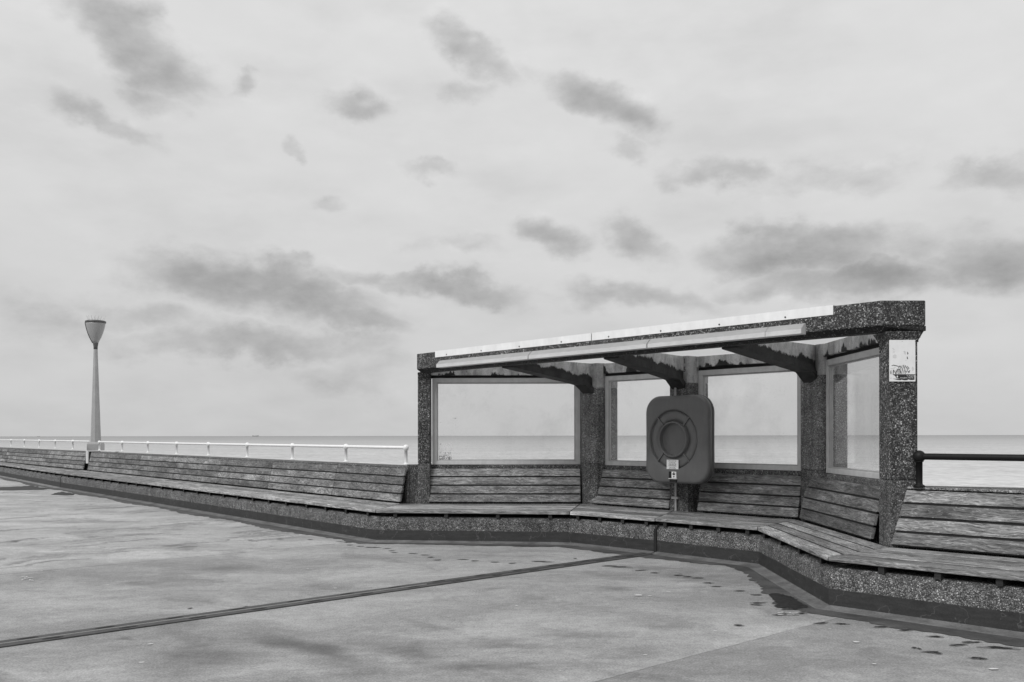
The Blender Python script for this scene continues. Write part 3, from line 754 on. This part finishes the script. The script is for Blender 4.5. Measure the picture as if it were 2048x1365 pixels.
for k in range(NSEG):
    th = 2 * math.pi * k / NSEG; c, s_ = math.cos(th), math.sin(th)
    for j, (r_, y) in enumerate(prof): rings[j].append((OX + c * r_, y, OZ + s_ * r_))
    RR = rr(th, HW, HH, .20); ed = .045
    start = (OX + c * .356, OZ + s_ * .356); end = (c * (RR - ed), s_ * (RR - ed))
    for j in range(5):
        q = (j + 1) / 5; rings[len(prof) + j].append((start[0] + (end[0] - start[0]) * q, -.004 - .006 * math.sin(q * math.pi) + .010 * q, start[1] + (end[1] - start[1]) * q))
    for j in range(5):
        a = (j + 1) / 5 * math.pi / 2
        rr_ = RR - ed + ed * math.sin(a); rings[len(prof) + 5 + j].append((c * rr_, .006 + ed * (1 - math.cos(a)), s_ * rr_))
    rings[len(prof) + 10].append((c * RR, .085, s_ * RR)); rings[len(prof) + 11].append((c * (RR - .025), .090, s_ * (RR - .025)))
vs = [LP(*q) for rg in rings for q in rg]; fs = []
for j in range(len(rings) - 1):
    for k in range(NSEG): fs.append([j * NSEG + k, j * NSEG + (k + 1) % NSEG, (j + 1) * NSEG + (k + 1) % NSEG, (j + 1) * NSEG + k])
fs.append(list(range(NSEG))[::-1])
m_.add(vs, fs, .5, True)
for deg in (48, 132, 228, 312):         # radial ribs across the lid's ring
    c, s_ = math.cos(R(deg)), math.sin(R(deg)); tx, tz = -s_ * .0075, c * .0075
    cc = []
    for y in (.024, -.004):
        for r_, sg in ((.222, -1), (.348, -1), (.348, 1), (.222, 1)): cc.append(LP(OX + c * r_ + tx * sg, y, OZ + s_ * r_ + tz * sg))
    m_.hexa(cc, .5)
lid = m_.build('lid', 'case_plastic', LB)
m_ = MB(); rings = []
for off_, y in ((-.03, .096), (.002, .098), (.003, .104), (.002, .122), (-.012, .142), (-.04, .158), (-.09, .17)):
    rings.append([LP(math.cos(2 * math.pi * k / NSEG) * (rr(2 * math.pi * k / NSEG, HW, HH, .20) + off_), y, math.sin(2 * math.pi * k / NSEG) * (rr(2 * math.pi * k / NSEG, HW, HH, .20) + off_)) for k in range(NSEG)])
fs = [[j * NSEG + k, j * NSEG + (k + 1) % NSEG, (j + 1) * NSEG + (k + 1) % NSEG, (j + 1) * NSEG + k] for j in range(len(rings) - 1) for k in range(NSEG)]
fs += [list(range(NSEG))[::-1], list(range((len(rings) - 1) * NSEG, len(rings) * NSEG))]
m_.add([q for rg in rings for q in rg], fs, .5, True); m_.build('back_shell', 'case_shell', LB)
m_ = MB()
def lbox(m_, x0, x1, y0, y1, z0, z1): m_.hexa([LP(x0, y0, z0), LP(x1, y0, z0), LP(x1, y1, z0), LP(x0, y1, z0), LP(x0, y0, z1), LP(x1, y0, z1), LP(x1, y1, z1), LP(x0, y1, z1)], .5)
lbox(m_, -.16, .16, .166, .30, -.35, -.25); lbox(m_, -.16, .16, .166, .30, .25, .35); m_.build('mounting_bracket', 'galvanised', LB)
m_ = MB(); lbox(m_, -.115, .055, -.0135, -.006, -.348, -.238); nt_ = m_.build('notice', 'sign_white', lid)
m_ = MB()
def nt(cz):
    return lambda x, y, z: LP(-.03 + x, -.0142 - z, cz + y)
for cz, sz, tx in ((-.252, .013, 'PUBLIC RESCUE AID'), (-.274, .017, 'IF YOU USE'), (-.291, .017, 'THIS CALL 999'), (-.308, .017, 'COASTGUARD'), (-.326, .010, 'Please do not misuse'), (-.339, .010, 'this life saving equipment')):
    add_text(m_, tx, sz, nt(cz))
m_.build('lettering', 'ink', nt_)
m_ = MB(); lbox(m_, -.085, -.045, -.0115, .004, -.452, -.376); lbox(m_, -.075, .02, -.0118, .004, -.50, -.466); m_.build('latch_slot', 'dark_void', lid)
m_ = MB(); lbox(m_, -.045, .022, -.0115, .004, -.452, -.376); lbox(m_, -.09, .03, -.0125, .004, -.462, -.455); la = m_.build('latch', 'sign_white', lid)
m_ = MB()
def flat(m_, pts, y=-.0125):
    k = len(pts); m_.add([LP(x, y, z) for x, z in pts] + [LP(x, y + .0009, z) for x, z in pts], [list(range(k)), list(range(k, 2 * k))[::-1]] + [[i, (i + 1) % k, k + (i + 1) % k, k + i] for i in range(k)], .5)
flat(m_, [(-.018, -.382), (-.004, -.382), (-.004, -.397), (.010, -.397), (.010, -.408), (-.004, -.418), (-.018, -.418), (-.032, -.408), (-.032, -.397), (-.018, -.397)])
flat(m_, [(-.011, -.424), (.001, -.434), (-.011, -.446), (-.023, -.434)]); m_.build('latch_symbol', 'ink', la)

# conduit on the pillar behind the case
cpos = pc - T2 * .03 - N2 * .172
m_ = MB(); m_.tube((cpos.x, cpos.y, SZ - .02), (cpos.x, cpos.y, 1.95), .014, 12); 
e2 = cpos - N2 * .12
m_.tube((cpos.x, cpos.y, 1.95), (e2.x, e2.y, 2.02), .011, 10)
cdn = m_.build('conduit', 'galvanised', origin=(cpos.x, cpos.y, SZ), label='thin pale metal conduit running up the middle pillar behind the lifebuoy case', cat='pipe')
m_ = MB()
for z in (.53, 1.75):
    m_.bar(cpos - T2 * .055, cpos + T2 * .04, -.017, .02, z, z + .028, .5)
sdl = m_.build('saddle_clip', 'galvanised', None)
sdl.parent = cdn; sdl.matrix_parent_inverse = Matrix.Translation(-Vector((cpos.x, cpos.y, SZ)))

# ------------------------------------------------------------------ notice board on the right-hand pillar
SY = 7.541
def sx(u): return (u - 1024) / FPX * SY
def szz(v): return CAM_H + (HORIZON - 1.1 - v) * SY / FPX
x0, x1, z0, z1 = sx(1778.5), sx(1830.5), szz(763.5), szz(680.5)
SG = empty('notice_board', ((x0 + x1) / 2, SY, z0), 0, label='white faded notice board with a dark boat drawing on the right pillar of the shelter', cat='sign')
m_ = MB(); m_.hexa([(x0, SY - .006, z0), (x1, SY - .006, z0), (x1, SY, z0), (x0, SY, z0), (x0, SY - .006, z1), (x1, SY - .006, z1), (x1, SY, z1), (x0, SY, z1)], .5)
m_.build('panel', 'sign_white', SG, bevel=.001)
SWd, SHt = x1 - x0, z1 - z0
def sp(a, c, y=-.0068): return (x0 + SWd * a, SY + y, z0 + SHt * c)      # a: 0..1 across, c: 0..1 up
def sflat(m_, pts, y=-.0068):
    k = len(pts); m_.add([sp(a, c, y) for a, c in pts] + [sp(a, c, y + .0006) for a, c in pts], [list(range(k)), list(range(k, 2 * k))[::-1]] + [[i, (i + 1) % k, k + (i + 1) % k, k + i] for i in range(k)], .5)
m_ = MB()                                # hull and water line
sflat(m_, [(.11, .175), (.99, .172), (.99, .155), (.96, .15), (.96, .065), (.42, .062), (.26, .08), (.22, .13)])
m_.build('boat_drawing', 'ink', SG); m_ = MB()
sflat(m_, [(.12, .066), (.30, .04), (.42, .03), (.46, .045), (.56, .028), (.68, .03), (.72, .05), (.82, .034), (.96, .04), (.96, .064), (.4, .06), (.2, .066)])
m_.build('wave_drawing', 'ink', SG); m_ = MB()
sflat(m_, [(.08, .385), (.16, .402), (.24, .39), (.34, .372), (.42, .38), (.42, .365), (.33, .358), (.22, .375), (.15, .386), (.09, .374)])
m_.build('swoosh_line', 'ink', SG); m_ = MB()
sflat(m_, [(.685, .72), (.73, .68), (.725, .665), (.69, .645)]); m_.build('scuff_mark', 'ink', SG); m_ = MB(); sflat(m_, [(.67, .60), (.70, .595), (.70, .56), (.72, .545), (.70, .535), (.67, .555)])
m_.build('scuff_mark', 'ink', SG)
for cx, cz in ((.49, .965), (.985, .96), (.04, .08), (.07, .08)):
    m_ = MB(); sflat(m_, [(cx - .008, cz - .005), (cx + .008, cz - .005), (cx + .008, cz + .005), (cx - .008, cz + .005)])
    m_.build('screw', 'ink', SG)
m_ = MB()                                # letters heaped up as the boat's cargo
def stx(a, c, ang=0, sc=1.):
    ca, sa = math.cos(R(ang)), math.sin(R(ang))
    return lambda x, y, z: (x0 + SWd * a + (x * ca - y * sa) * .8, SY - .0068 - z, z0 + SHt * c + (x * sa + y * ca) * sc)
for a, c, s_, ang, tx in ((.06, .215, .030, 0, 'E'), (.14, .22, .034, -4, 'I'), (.20, .225, .036, -8, 'N'), (.28, .215, .030, 0, 'T'), (.335, .275, .034, 55, 'A'), (.40, .32, .028, 35, 'D'), (.47, .345, .026, 20, 'V'), (.55, .358, .026, 8, 'E'), (.63, .348, .026, -15, 'N'),
                          (.69, .315, .028, -38, 'T'), (.725, .27, .030, -60, 'U'), (.735, .225, .024, -80, 'R'), (.36, .215, .028, 0, 'U'), (.42, .245, .026, 20, 'R'), (.50, .28, .026, 10, 'E'), (.58, .29, .024, -8, 'S'), (.62, .24, .026, -25, 'H'), (.45, .205, .022, 0, 'N'), (.53, .215, .024, 0, 'I'), (.60, .205, .022, 0, 'S')):
    add_text(m_, tx, s_ * 1.3, stx(a, c, ang))
m_.build('lettering', 'ink', SG)
m_ = MB()
for a, c, s_, tx in ((.81, .135, .013, 'To Skegness'), (.67, .088, .013, 'throughout  Past Hu.')):
    add_text(m_, tx, s_, lambda x, y, z, a=a, c=c: (x0 + SWd * a + x, SY - .0076 - z, z0 + SHt * c + y))
sflat(m_, [(.27, .11), (.30, .15), (.33, .11), (.31, .095), (.28, .095)], -.0076)
m_.build('lettering', 'sign_white', SG)
m_ = MB()                                # faded ghost marks
for a, c, w_, h_ in ((.14, .80, .05, .012), (.17, .765, .04, .016), (.17, .71, .06, .016), (.20, .60, .09, .06), (.60, .68, .05, .05), (.57, .72, .05, .02), (.62, .51, .05, .01), (.90, .30, .06, .06), (.12, .31, .09, .02), (.20, .34, .05, .015)):
    pts = [(a + w_ * math.cos(k * .63) * random.uniform(.6, 1.1), c + h_ * math.sin(k * .63) * random.uniform(.6, 1.1)) for k in range(10)]
    sflat(m_, pts, -.0064)
m_.build('ghost_marks', 'sign_faded', SG)
# torn paper on the widest window
m_ = MB(); px0, px1 = (877 - 1024) / FPX * 12.56, (903 - 1024) / FPX * 12.56
m_.bar((px0, 12.583), (px1, 12.583), 0, .0008, .975, 1.205, .5)
m_.build('torn_poster', 'paper', origin=(px0, 12.583, .975), label='speckled remains of a paper poster low on the widest window', cat='poster')

# ------------------------------------------------------------------ railings
def stanchion_mesh(r_post, r_ball, hgt, material):
    m_ = MB(); m_.lathe((0, 0, 0), [(.046, 0), (.046, .010), (.036, .016), (r_post + .002, .02), (r_post, .03), (r_post, hgt - r_ball * .9), (r_post + .007, hgt - r_ball * .88), (r_post + .007, hgt - r_ball * .7)] +
            [(r_ball * math.sin(a), hgt - r_ball * math.cos(a)) for a in [R(38 + 142 * i / 10) for i in range(11)]], 20)
    o = m_.build('stanchion', material, None); return o
def railing(pts, base, z, r_, material, label, group=None, ends=(0, 0)):
    root = empty('railing', (pts[0].x, pts[0].y, base), 0, label=label, cat='railing')
    st = stanchion_mesh(r_, r_ * 1.9, z - base, material); st.parent = root
    for i, p_ in enumerate(pts):
        o = st if i == 0 else st.copy()
        if i: COL.objects.link(o); o.parent = root
        o.location = (p_.x - pts[0].x, p_.y - pts[0].y, 0)
    P = list(pts)
    if ends[0]: P = [P[0] + (P[0] - P[1]).normalized() * ends[0]] + P
    if ends[1]: P = P + [P[-1] + (P[-1] - P[-2]).normalized() * ends[1]]
    m_ = MB()
    for a, e in zip(P, P[1:]): m_.tube((a.x, a.y, z), (e.x, e.y, z), r_, 16)
    m_.build('rail', material, root)
    return root
r0 = at(812, 929.8, .88).xy; rdir = V2(math.cos(R(-52.4)), math.sin(R(-52.4))); r9 = r0 - rdir * 40
def on_rail(u): return ray_line(u, r0, r9)
near = [on_rail(u) for u in (812, 692, 585, 494.6, 417, 353.4, 295.9, 244.5, 198.8)]
railing(near, .88, 1.127, .0235, 'white_gloss', 'white tubular railing with ball joints on the wall between the lamp and the shelter')
q0 = on_rail(179); far = [on_rail(u) for u in (145.7, 110.6, 78.4, 48.8, 22.3)]
stp = (far[4] - far[3]).length; far += [far[-1] - rdir * stp * (i + 1) for i in range(4)]
railing(far, .88, 1.14, .0235, 'white_gloss', 'white tubular railing with ball joints running out of the left edge beyond the lamp', ends=((far[0] - q0).length, 0))
b0 = V2(3.288, 7.470); dR = V2(.72, -.694)
railing([b0, b0 + dR * 1.9, b0 + dR * 3.6], .881, 1.127, .026, 'black_metal', 'black tubular railing with a ball joint on the wall right of the shelter')

# white plate over the wall joint by the lamp
jp = wL - nrm(wL, wA) * .10; m_ = MB(); dj = (wA - wL).normalized(); jn = nrm(wL, wA)
jc = ray_line(175, wL - jn * .06, wA - jn * .06)
m_.bar(jc - dj * .10, jc + dj * .10, -.02, .012, .57, .905, .5)
m_.bar(jc - dj * .10, jc + dj * .10, -.02, .42, .887, .912, .5)
m_.bar(jc + dj * .05, jc + dj * 1.45, .30, .40, .882, .915, .5)
m_.build('joint_cover_plate', 'white_metal', bevel=.006, origin=(jc.x, jc.y, .57), label='small white metal plate folded over the wall joint below the lamp', cat='cover plate')

# ------------------------------------------------------------------ street lamp
LY = 29.6; LX = (191.5 - 1024) / FPX * LY; LPX = LY / FPX
def lz(v): return CAM_H + (HORIZON + 1.2 - v) * LPX
LA = empty('street_lamp', (LX, LY, -.4), R(12), label='tall tapered street lamp with a cup shaped lantern and bird spikes', cat='street lamp')
m_ = MB(); hw = 14.6 * LPX / 1.06
m_.lathe((LX, LY, 0), [(hw * 1.414, -6), (hw * 1.414, lz(889)), (hw * 1.30, lz(886)), (10.2 * LPX * 1.3, lz(884))], 4, False, R(45 + 12)); m_.build('pedestal', 'lamp_pole', LA, bevel=.01)
m_ = MB(); m_.lathe((LX, LY, 0), [(9.9 * LPX, lz(884.5)), (3.7 * LPX, lz(698.5))], 8, False, R(14)); m_.build('pole', 'lamp_pole', LA)
m_ = MB(); m_.lathe((LX, LY, 0), [(3.9 * LPX, lz(699)), (4.0 * LPX, lz(694)), (5.2 * LPX, lz(687)), (5.3 * LPX, lz(686))], 24); m_.build('collar', 'lamp_metal', LA)
m_ = MB(); m_.lathe((LX, LY, 0), [(5.0 * LPX, lz(686.5)), (7.4 * LPX, lz(681.5)), (10.6 * LPX, lz(675)), (13.6 * LPX, lz(667)), (16.2 * LPX, lz(658)), (17.9 * LPX, lz(650)), (18.6 * LPX, lz(646))], 32); m_.build('lantern', 'lamp_glass', LA)
for k in range(1):
    m_ = MB(); a = R(196); pr = None
    for r_, v in ((5.4, 686.5), (7.9, 681.5), (11.1, 675), (14.1, 667), (16.7, 658), (18.4, 650), (19.1, 646)):
        q = Vector((LX + math.cos(a) * r_ * LPX, LY + math.sin(a) * r_ * LPX, lz(v)))
        if pr is not None: m_.tube(pr, q, .020, 6)
        pr = q
    m_.build('lantern_rib', 'lamp_metal', LA)
m_ = MB(); m_.lathe((LX, LY, 0), [(19.2 * LPX, lz(646.5)), (19.7 * LPX, lz(645)), (19.4 * LPX, lz(643)), (17 * LPX, lz(642)), (8 * LPX, lz(641.3))], 32); m_.build('lantern_cap', 'lamp_metal', LA)
for k in range(22):
    a = k * 2.4; r_ = (3 + 13 * (k / 22)) * LPX; ox, oy = math.cos(a), math.sin(a)
    m_ = MB(); m_.tube((LX + ox * r_, LY + oy * r_, lz(642)), (LX + ox * (r_ * 1.12 + .03), LY + oy * (r_ * 1.12 + .03), lz(632 + random.uniform(0, 2))), .0032, 5); m_.build('bird_spike', 'steel_spike', LA)

# ------------------------------------------------------------------ expansion joint cover across the paving
ja = at(1311, 1106, 0).xy; jb = at(0, 1290.5, 0).xy; jd = (jb - ja).normalized(); je = ja + jd * 11
jn = Vector((-jd.y, jd.x))
EJ = empty('expansion_joint_cover', (ja.x, ja.y, 0), math.atan2(jd.y, jd.x), label='dark metal expansion joint strip crossing the paving diagonally to the plinth', cat='joint strip')
for sgn in (1, -1):
    m_ = MB(); m_.bar(ja, je, .010 * sgn, .094 * sgn, .001, .009, .5); stp_ = m_.build('cover_strip', 'joint_metal', EJ, bevel=.002)
    n = 22
    for i in range(n):
        c = ja + jd * (.5 + i * .48 + (.12 if sgn < 0 else 0)) + jn * .052 * sgn
        pts = []
        for k in range(12):
            a = 2 * math.pi * k / 12; pts.append(c + jd * (math.cos(a) * .014 + (.050 if math.cos(a) > 0 else -.050)) + jn * math.sin(a) * .014)
        m_ = MB(); m_.prism(pts, .0095, .0105, .5)
        pts = [c + (q_ - c) * .72 for q_ in pts]; m_.prism(pts, .0095, .0122, .5)
        m_.build('bolt_pocket', 'pocket_dark', stp_)
m_ = MB(); m_.bar(ja, je, -.010, .010, .001, .004, .5); m_.build('rubber_seal', 'joint_gap', EJ)
m_ = MB(); m_.bar(ja + jd * 3.2, je, -.004, .005, .004, .010, .5); m_.build('edge_ridge', 'galvanised', EJ)

# ------------------------------------------------------------------ puddles, wet marks, gum
def blob(m_, c, rx, ry, z, n=22, rough=.35, ang=0.):
    pts = []; ph = [random.uniform(0, 6.28) for _ in range(4)]
    for k in range(n):
        a = 2 * math.pi * k / n
        r_ = 1 + rough * (.5 * math.sin(2 * a + ph[0]) + .4 * math.sin(3 * a + ph[1]) + .3 * math.sin(5 * a + ph[2]) + .25 * math.sin(8 * a + ph[3]))
        x, y = rx * r_ * math.cos(a), ry * r_ * math.sin(a)
        pts.append((c.x + x * math.cos(ang) - y * math.sin(ang), c.y + x * math.sin(ang) + y * math.cos(ang), z))
    m_.add([(c.x, c.y, z)] + pts, [[0, k + 1, (k + 1) % n + 1] for k in range(n)], .5)
halo = MB(); m_ = MB()
for u, v, hwp in ((1220, 1133, 14), (1241, 1135, 14), (1281, 1141.7, 10), (1309, 1146.8, 8), (1357, 1151.8, 11), (1375, 1154.5, 9), (1395.5, 1157, 9), (1416, 1167, 8), (1432, 1174, 8), (1479, 1183, 9), (1512, 1191, 10), (1516, 1207, 13), (1512, 1211, 9), (1477, 1252, 9),
                  (1642, 1247.6, 12), (1682, 1249, 11), (1762, 1255, 14), (1810, 1261.6, 14), (1870, 1274.7, 13), (1915, 1291.4, 14), (1862.6, 1305.7, 14), (1875, 1308, 7), (1828, 1297, 4), (1838, 1299, 3), (1951, 1317.6, 12), (1965, 1319, 7), (1998, 1297, 25), (1940, 1286, 16),
                  (620, 1080, 5), (680, 1084.4, 6), (694, 1086, 6), (699, 1091, 5), (720, 1093.7, 6), (740, 1095.4, 9), (752, 1096, 7), (774, 1098, 6), (783, 1102.5, 5), (788, 1106, 5), (825.6, 1108, 8), (849.5, 1111, 7), (861, 1115.5, 6), (875, 1121, 6), (926, 1120, 9), (949, 1122.7, 7), (989.6, 1125.4, 7), (1024, 1127.5, 7), (1078, 1123.8, 13), (1095, 1125, 9),
                  (1150, 1118, 3), (1560, 1231, 12), (1600, 1228, 12), (560, 1079, 5), (500, 1081, 5), (455, 1081, 4), (380, 1218, 3), (493, 1215, 5), (30, 1083, 7)):
    c = at(u, v, 0); rx = hwp / FPX * c.y
    aa = random.uniform(-.25, .25)
    blob(m_, c, rx * .92, max(.014, rx * .30), .0055, 18, .5, aa); blob(halo, c, rx * 1.3, max(.028, rx * .55), .0048, 18, .4, aa)
m_.build('wet_marks', 'wet_patch', kind='stuff', label='trail of small wet marks on the paving along the seat plinth', cat='wet marks')
halo.build('damp_marks', 'damp', kind='stuff', label='damp rims around the small wet marks on the paving', cat='damp marks')
def puddle(pts, label):
    c = sum((at(u, v, 0) for u, v in pts), Vector()) / len(pts); P = [at(u, v, 0) for u, v in pts]; Q = []
    for i, p_ in enumerate(P):
        q_ = P[(i + 1) % len(P)]
        for k in range(5):
            w_ = p_.lerp(q_, k / 5); s_ = 1 + random.uniform(-.13, .10); Q.append(c + (w_ - c) * s_)
    m_ = MB(); m_.add([(c.x, c.y, .007)] + [(q_.x, q_.y, .007) for q_ in Q], [[0, k + 1, (k + 1) % len(Q) + 1] for k in range(len(Q))], .5)
    m_.build('puddle', 'wet_patch', kind='structure', label=label, cat='puddle')
puddle([(1538, 1190), (1548, 1187), (1560, 1189), (1575, 1193), (1590, 1198), (1598, 1205), (1612, 1213), (1616, 1216), (1604, 1217), (1590, 1220), (1570, 1218), (1546, 1214), (1556, 1210), (1544, 1200)], 'dark wet patch at the foot of the plinth below the right bench')
puddle([(-30, 976), (30, 974), (60, 972.5), (75, 974), (94, 977.5), (88, 980), (40, 981), (-30, 981.5)], 'shallow dark puddle by the far bench at the left edge')
puddle([(103, 990), (112, 986.5), (123, 984.5), (140, 987), (151, 990.5), (135, 991.5)], 'small dark puddle beside the far plinth joint')
m_ = MB()
for u, v, hwp in ((1430, 1264, 3.6), (1290, 1312, 4.2), (1276, 1192, 9), (1299, 1193.5, 4), (1337, 1186, 5), (1509, 1273, 3), (1659, 1260, 3), (1748, 1330, 4.5), (1712, 1286, 7), (1986, 1340, 9), (670, 1178, 4), (300, 1290, 5), (215, 1171, 2.5), (615, 1139, 2.4), (1033, 1213, 3.4), (693, 1101, 2.5), (121, 1121, 1.6), (83, 1143, 2.4), (290, 1120, 1.6), (1120, 1343, 2), (990, 1319, 2)):
    c = at(u, v, 0); rx = hwp / FPX * c.y; blob(m_, c, rx, rx * .7, .0062, 14, .25)
for k in range(26):
    c = at(1578 + random.uniform(-26, 18), 1229.5 + random.uniform(-3.5, 3), 0); blob(m_, c, random.uniform(.008, .025), .006, .0066, 8, .4, random.uniform(-.5, .5))
for k in range(16):
    c = at(54 + random.uniform(-11, 11), 1159 + random.uniform(-4.5, 5), 0); blob(m_, c, .022, .008, .0062, 8, .3, random.uniform(0, 3))
m_.build('gum_spots', 'gum', kind='stuff', label='pale chewing gum and paint spots on the paving', cat='spots')

# ------------------------------------------------------------------ far things: ships, bird
def ship(u, v, Y, L_, label):
    X = (u - 1024) / FPX * Y; z = -5.5
    root = empty('ship', (X, Y, z), 0, label=label, cat='ship')
    m_ = MB(); b_ = L_ * .08
    m_.hexa([(X - L_ * .46, Y - b_, z - 1), (X + L_ * .44, Y - b_, z - 1), (X + L_ * .44, Y + b_, z - 1), (X - L_ * .46, Y + b_, z - 1), (X - L_ * .5, Y - b_, z + L_ * .07), (X + L_ * .5, Y - b_, z + L_ * .07), (X + L_ * .5, Y + b_, z + L_ * .07), (X - L_ * .5, Y + b_, z + L_ * .07)], .5)
    m_.build('hull', 'ship_grey', root)
    m_ = MB()
    for cx, w_, h_ in ((-.38, .10, .16), (-.05, .14, .11), (.22, .2, .12), (.40, .06, .18)):
        m_.hexa([(X + L_ * (cx - w_ / 2), Y - b_ * .7, z + L_ * .06), (X + L_ * (cx + w_ / 2), Y - b_ * .7, z + L_ * .06), (X + L_ * (cx + w_ / 2), Y + b_ * .7, z + L_ * .06), (X + L_ * (cx - w_ / 2), Y + b_ * .7, z + L_ * .06),
                 (X + L_ * (cx - w_ / 2.4), Y - b_ * .6, z + L_ * h_), (X + L_ * (cx + w_ / 2.4), Y - b_ * .6, z + L_ * h_), (X + L_ * (cx + w_ / 2.4), Y + b_ * .6, z + L_ * h_), (X + L_ * (cx - w_ / 2.4), Y + b_ * .6, z + L_ * h_)], .5)
    m_.build('superstructure', 'ship_grey', root)
ship(511, 870, 14000, 100, 'long grey cargo ship on the horizon between the lamp and the shelter')
ship(77, 870, 15000, 45, 'small faint ship on the horizon left of the lamp')
BY = 60; BX = (910.5 - 1024) / FPX * BY; BZ = CAM_H + (871.8 - 837.5) / FPX * BY
m_ = MB()
m_.lathe((0, 0, 0), [(.002, -.16), (.03, -.12), (.045, -.03), (.04, .05), (.022, .10), (.02, .14), (.004, .17)], 10)
m_.v = [(v_[2], v_[0], v_[1]) for v_ in m_.v]
for sg in (1, -1):
    w_ = [(.07, 0, .01), (-.05, 0, .01), (-.03, sg * .18, .075), (.05, sg * .17, .07), (-.09, sg * .42, .03), (-.05, sg * .42, .03)]
    m_.add(w_ + [(a, b_, c - .012) for a, b_, c in w_], [[0, 1, 2, 3], [3, 2, 4, 5], [6, 9, 8, 7], [9, 11, 10, 8], [1, 7, 8, 2], [2, 8, 10, 4], [0, 3, 9, 6], [3, 5, 11, 9], [4, 10, 11, 5]], .5)
bo = m_.build('gull', 'bird_dark', None, label='dark gull gliding over the sea, seen through the widest window', cat='bird')
bo.location = (BX, BY, BZ); bo.scale = (.45, .45, .45); bo.rotation_euler = (0, R(4), R(62))
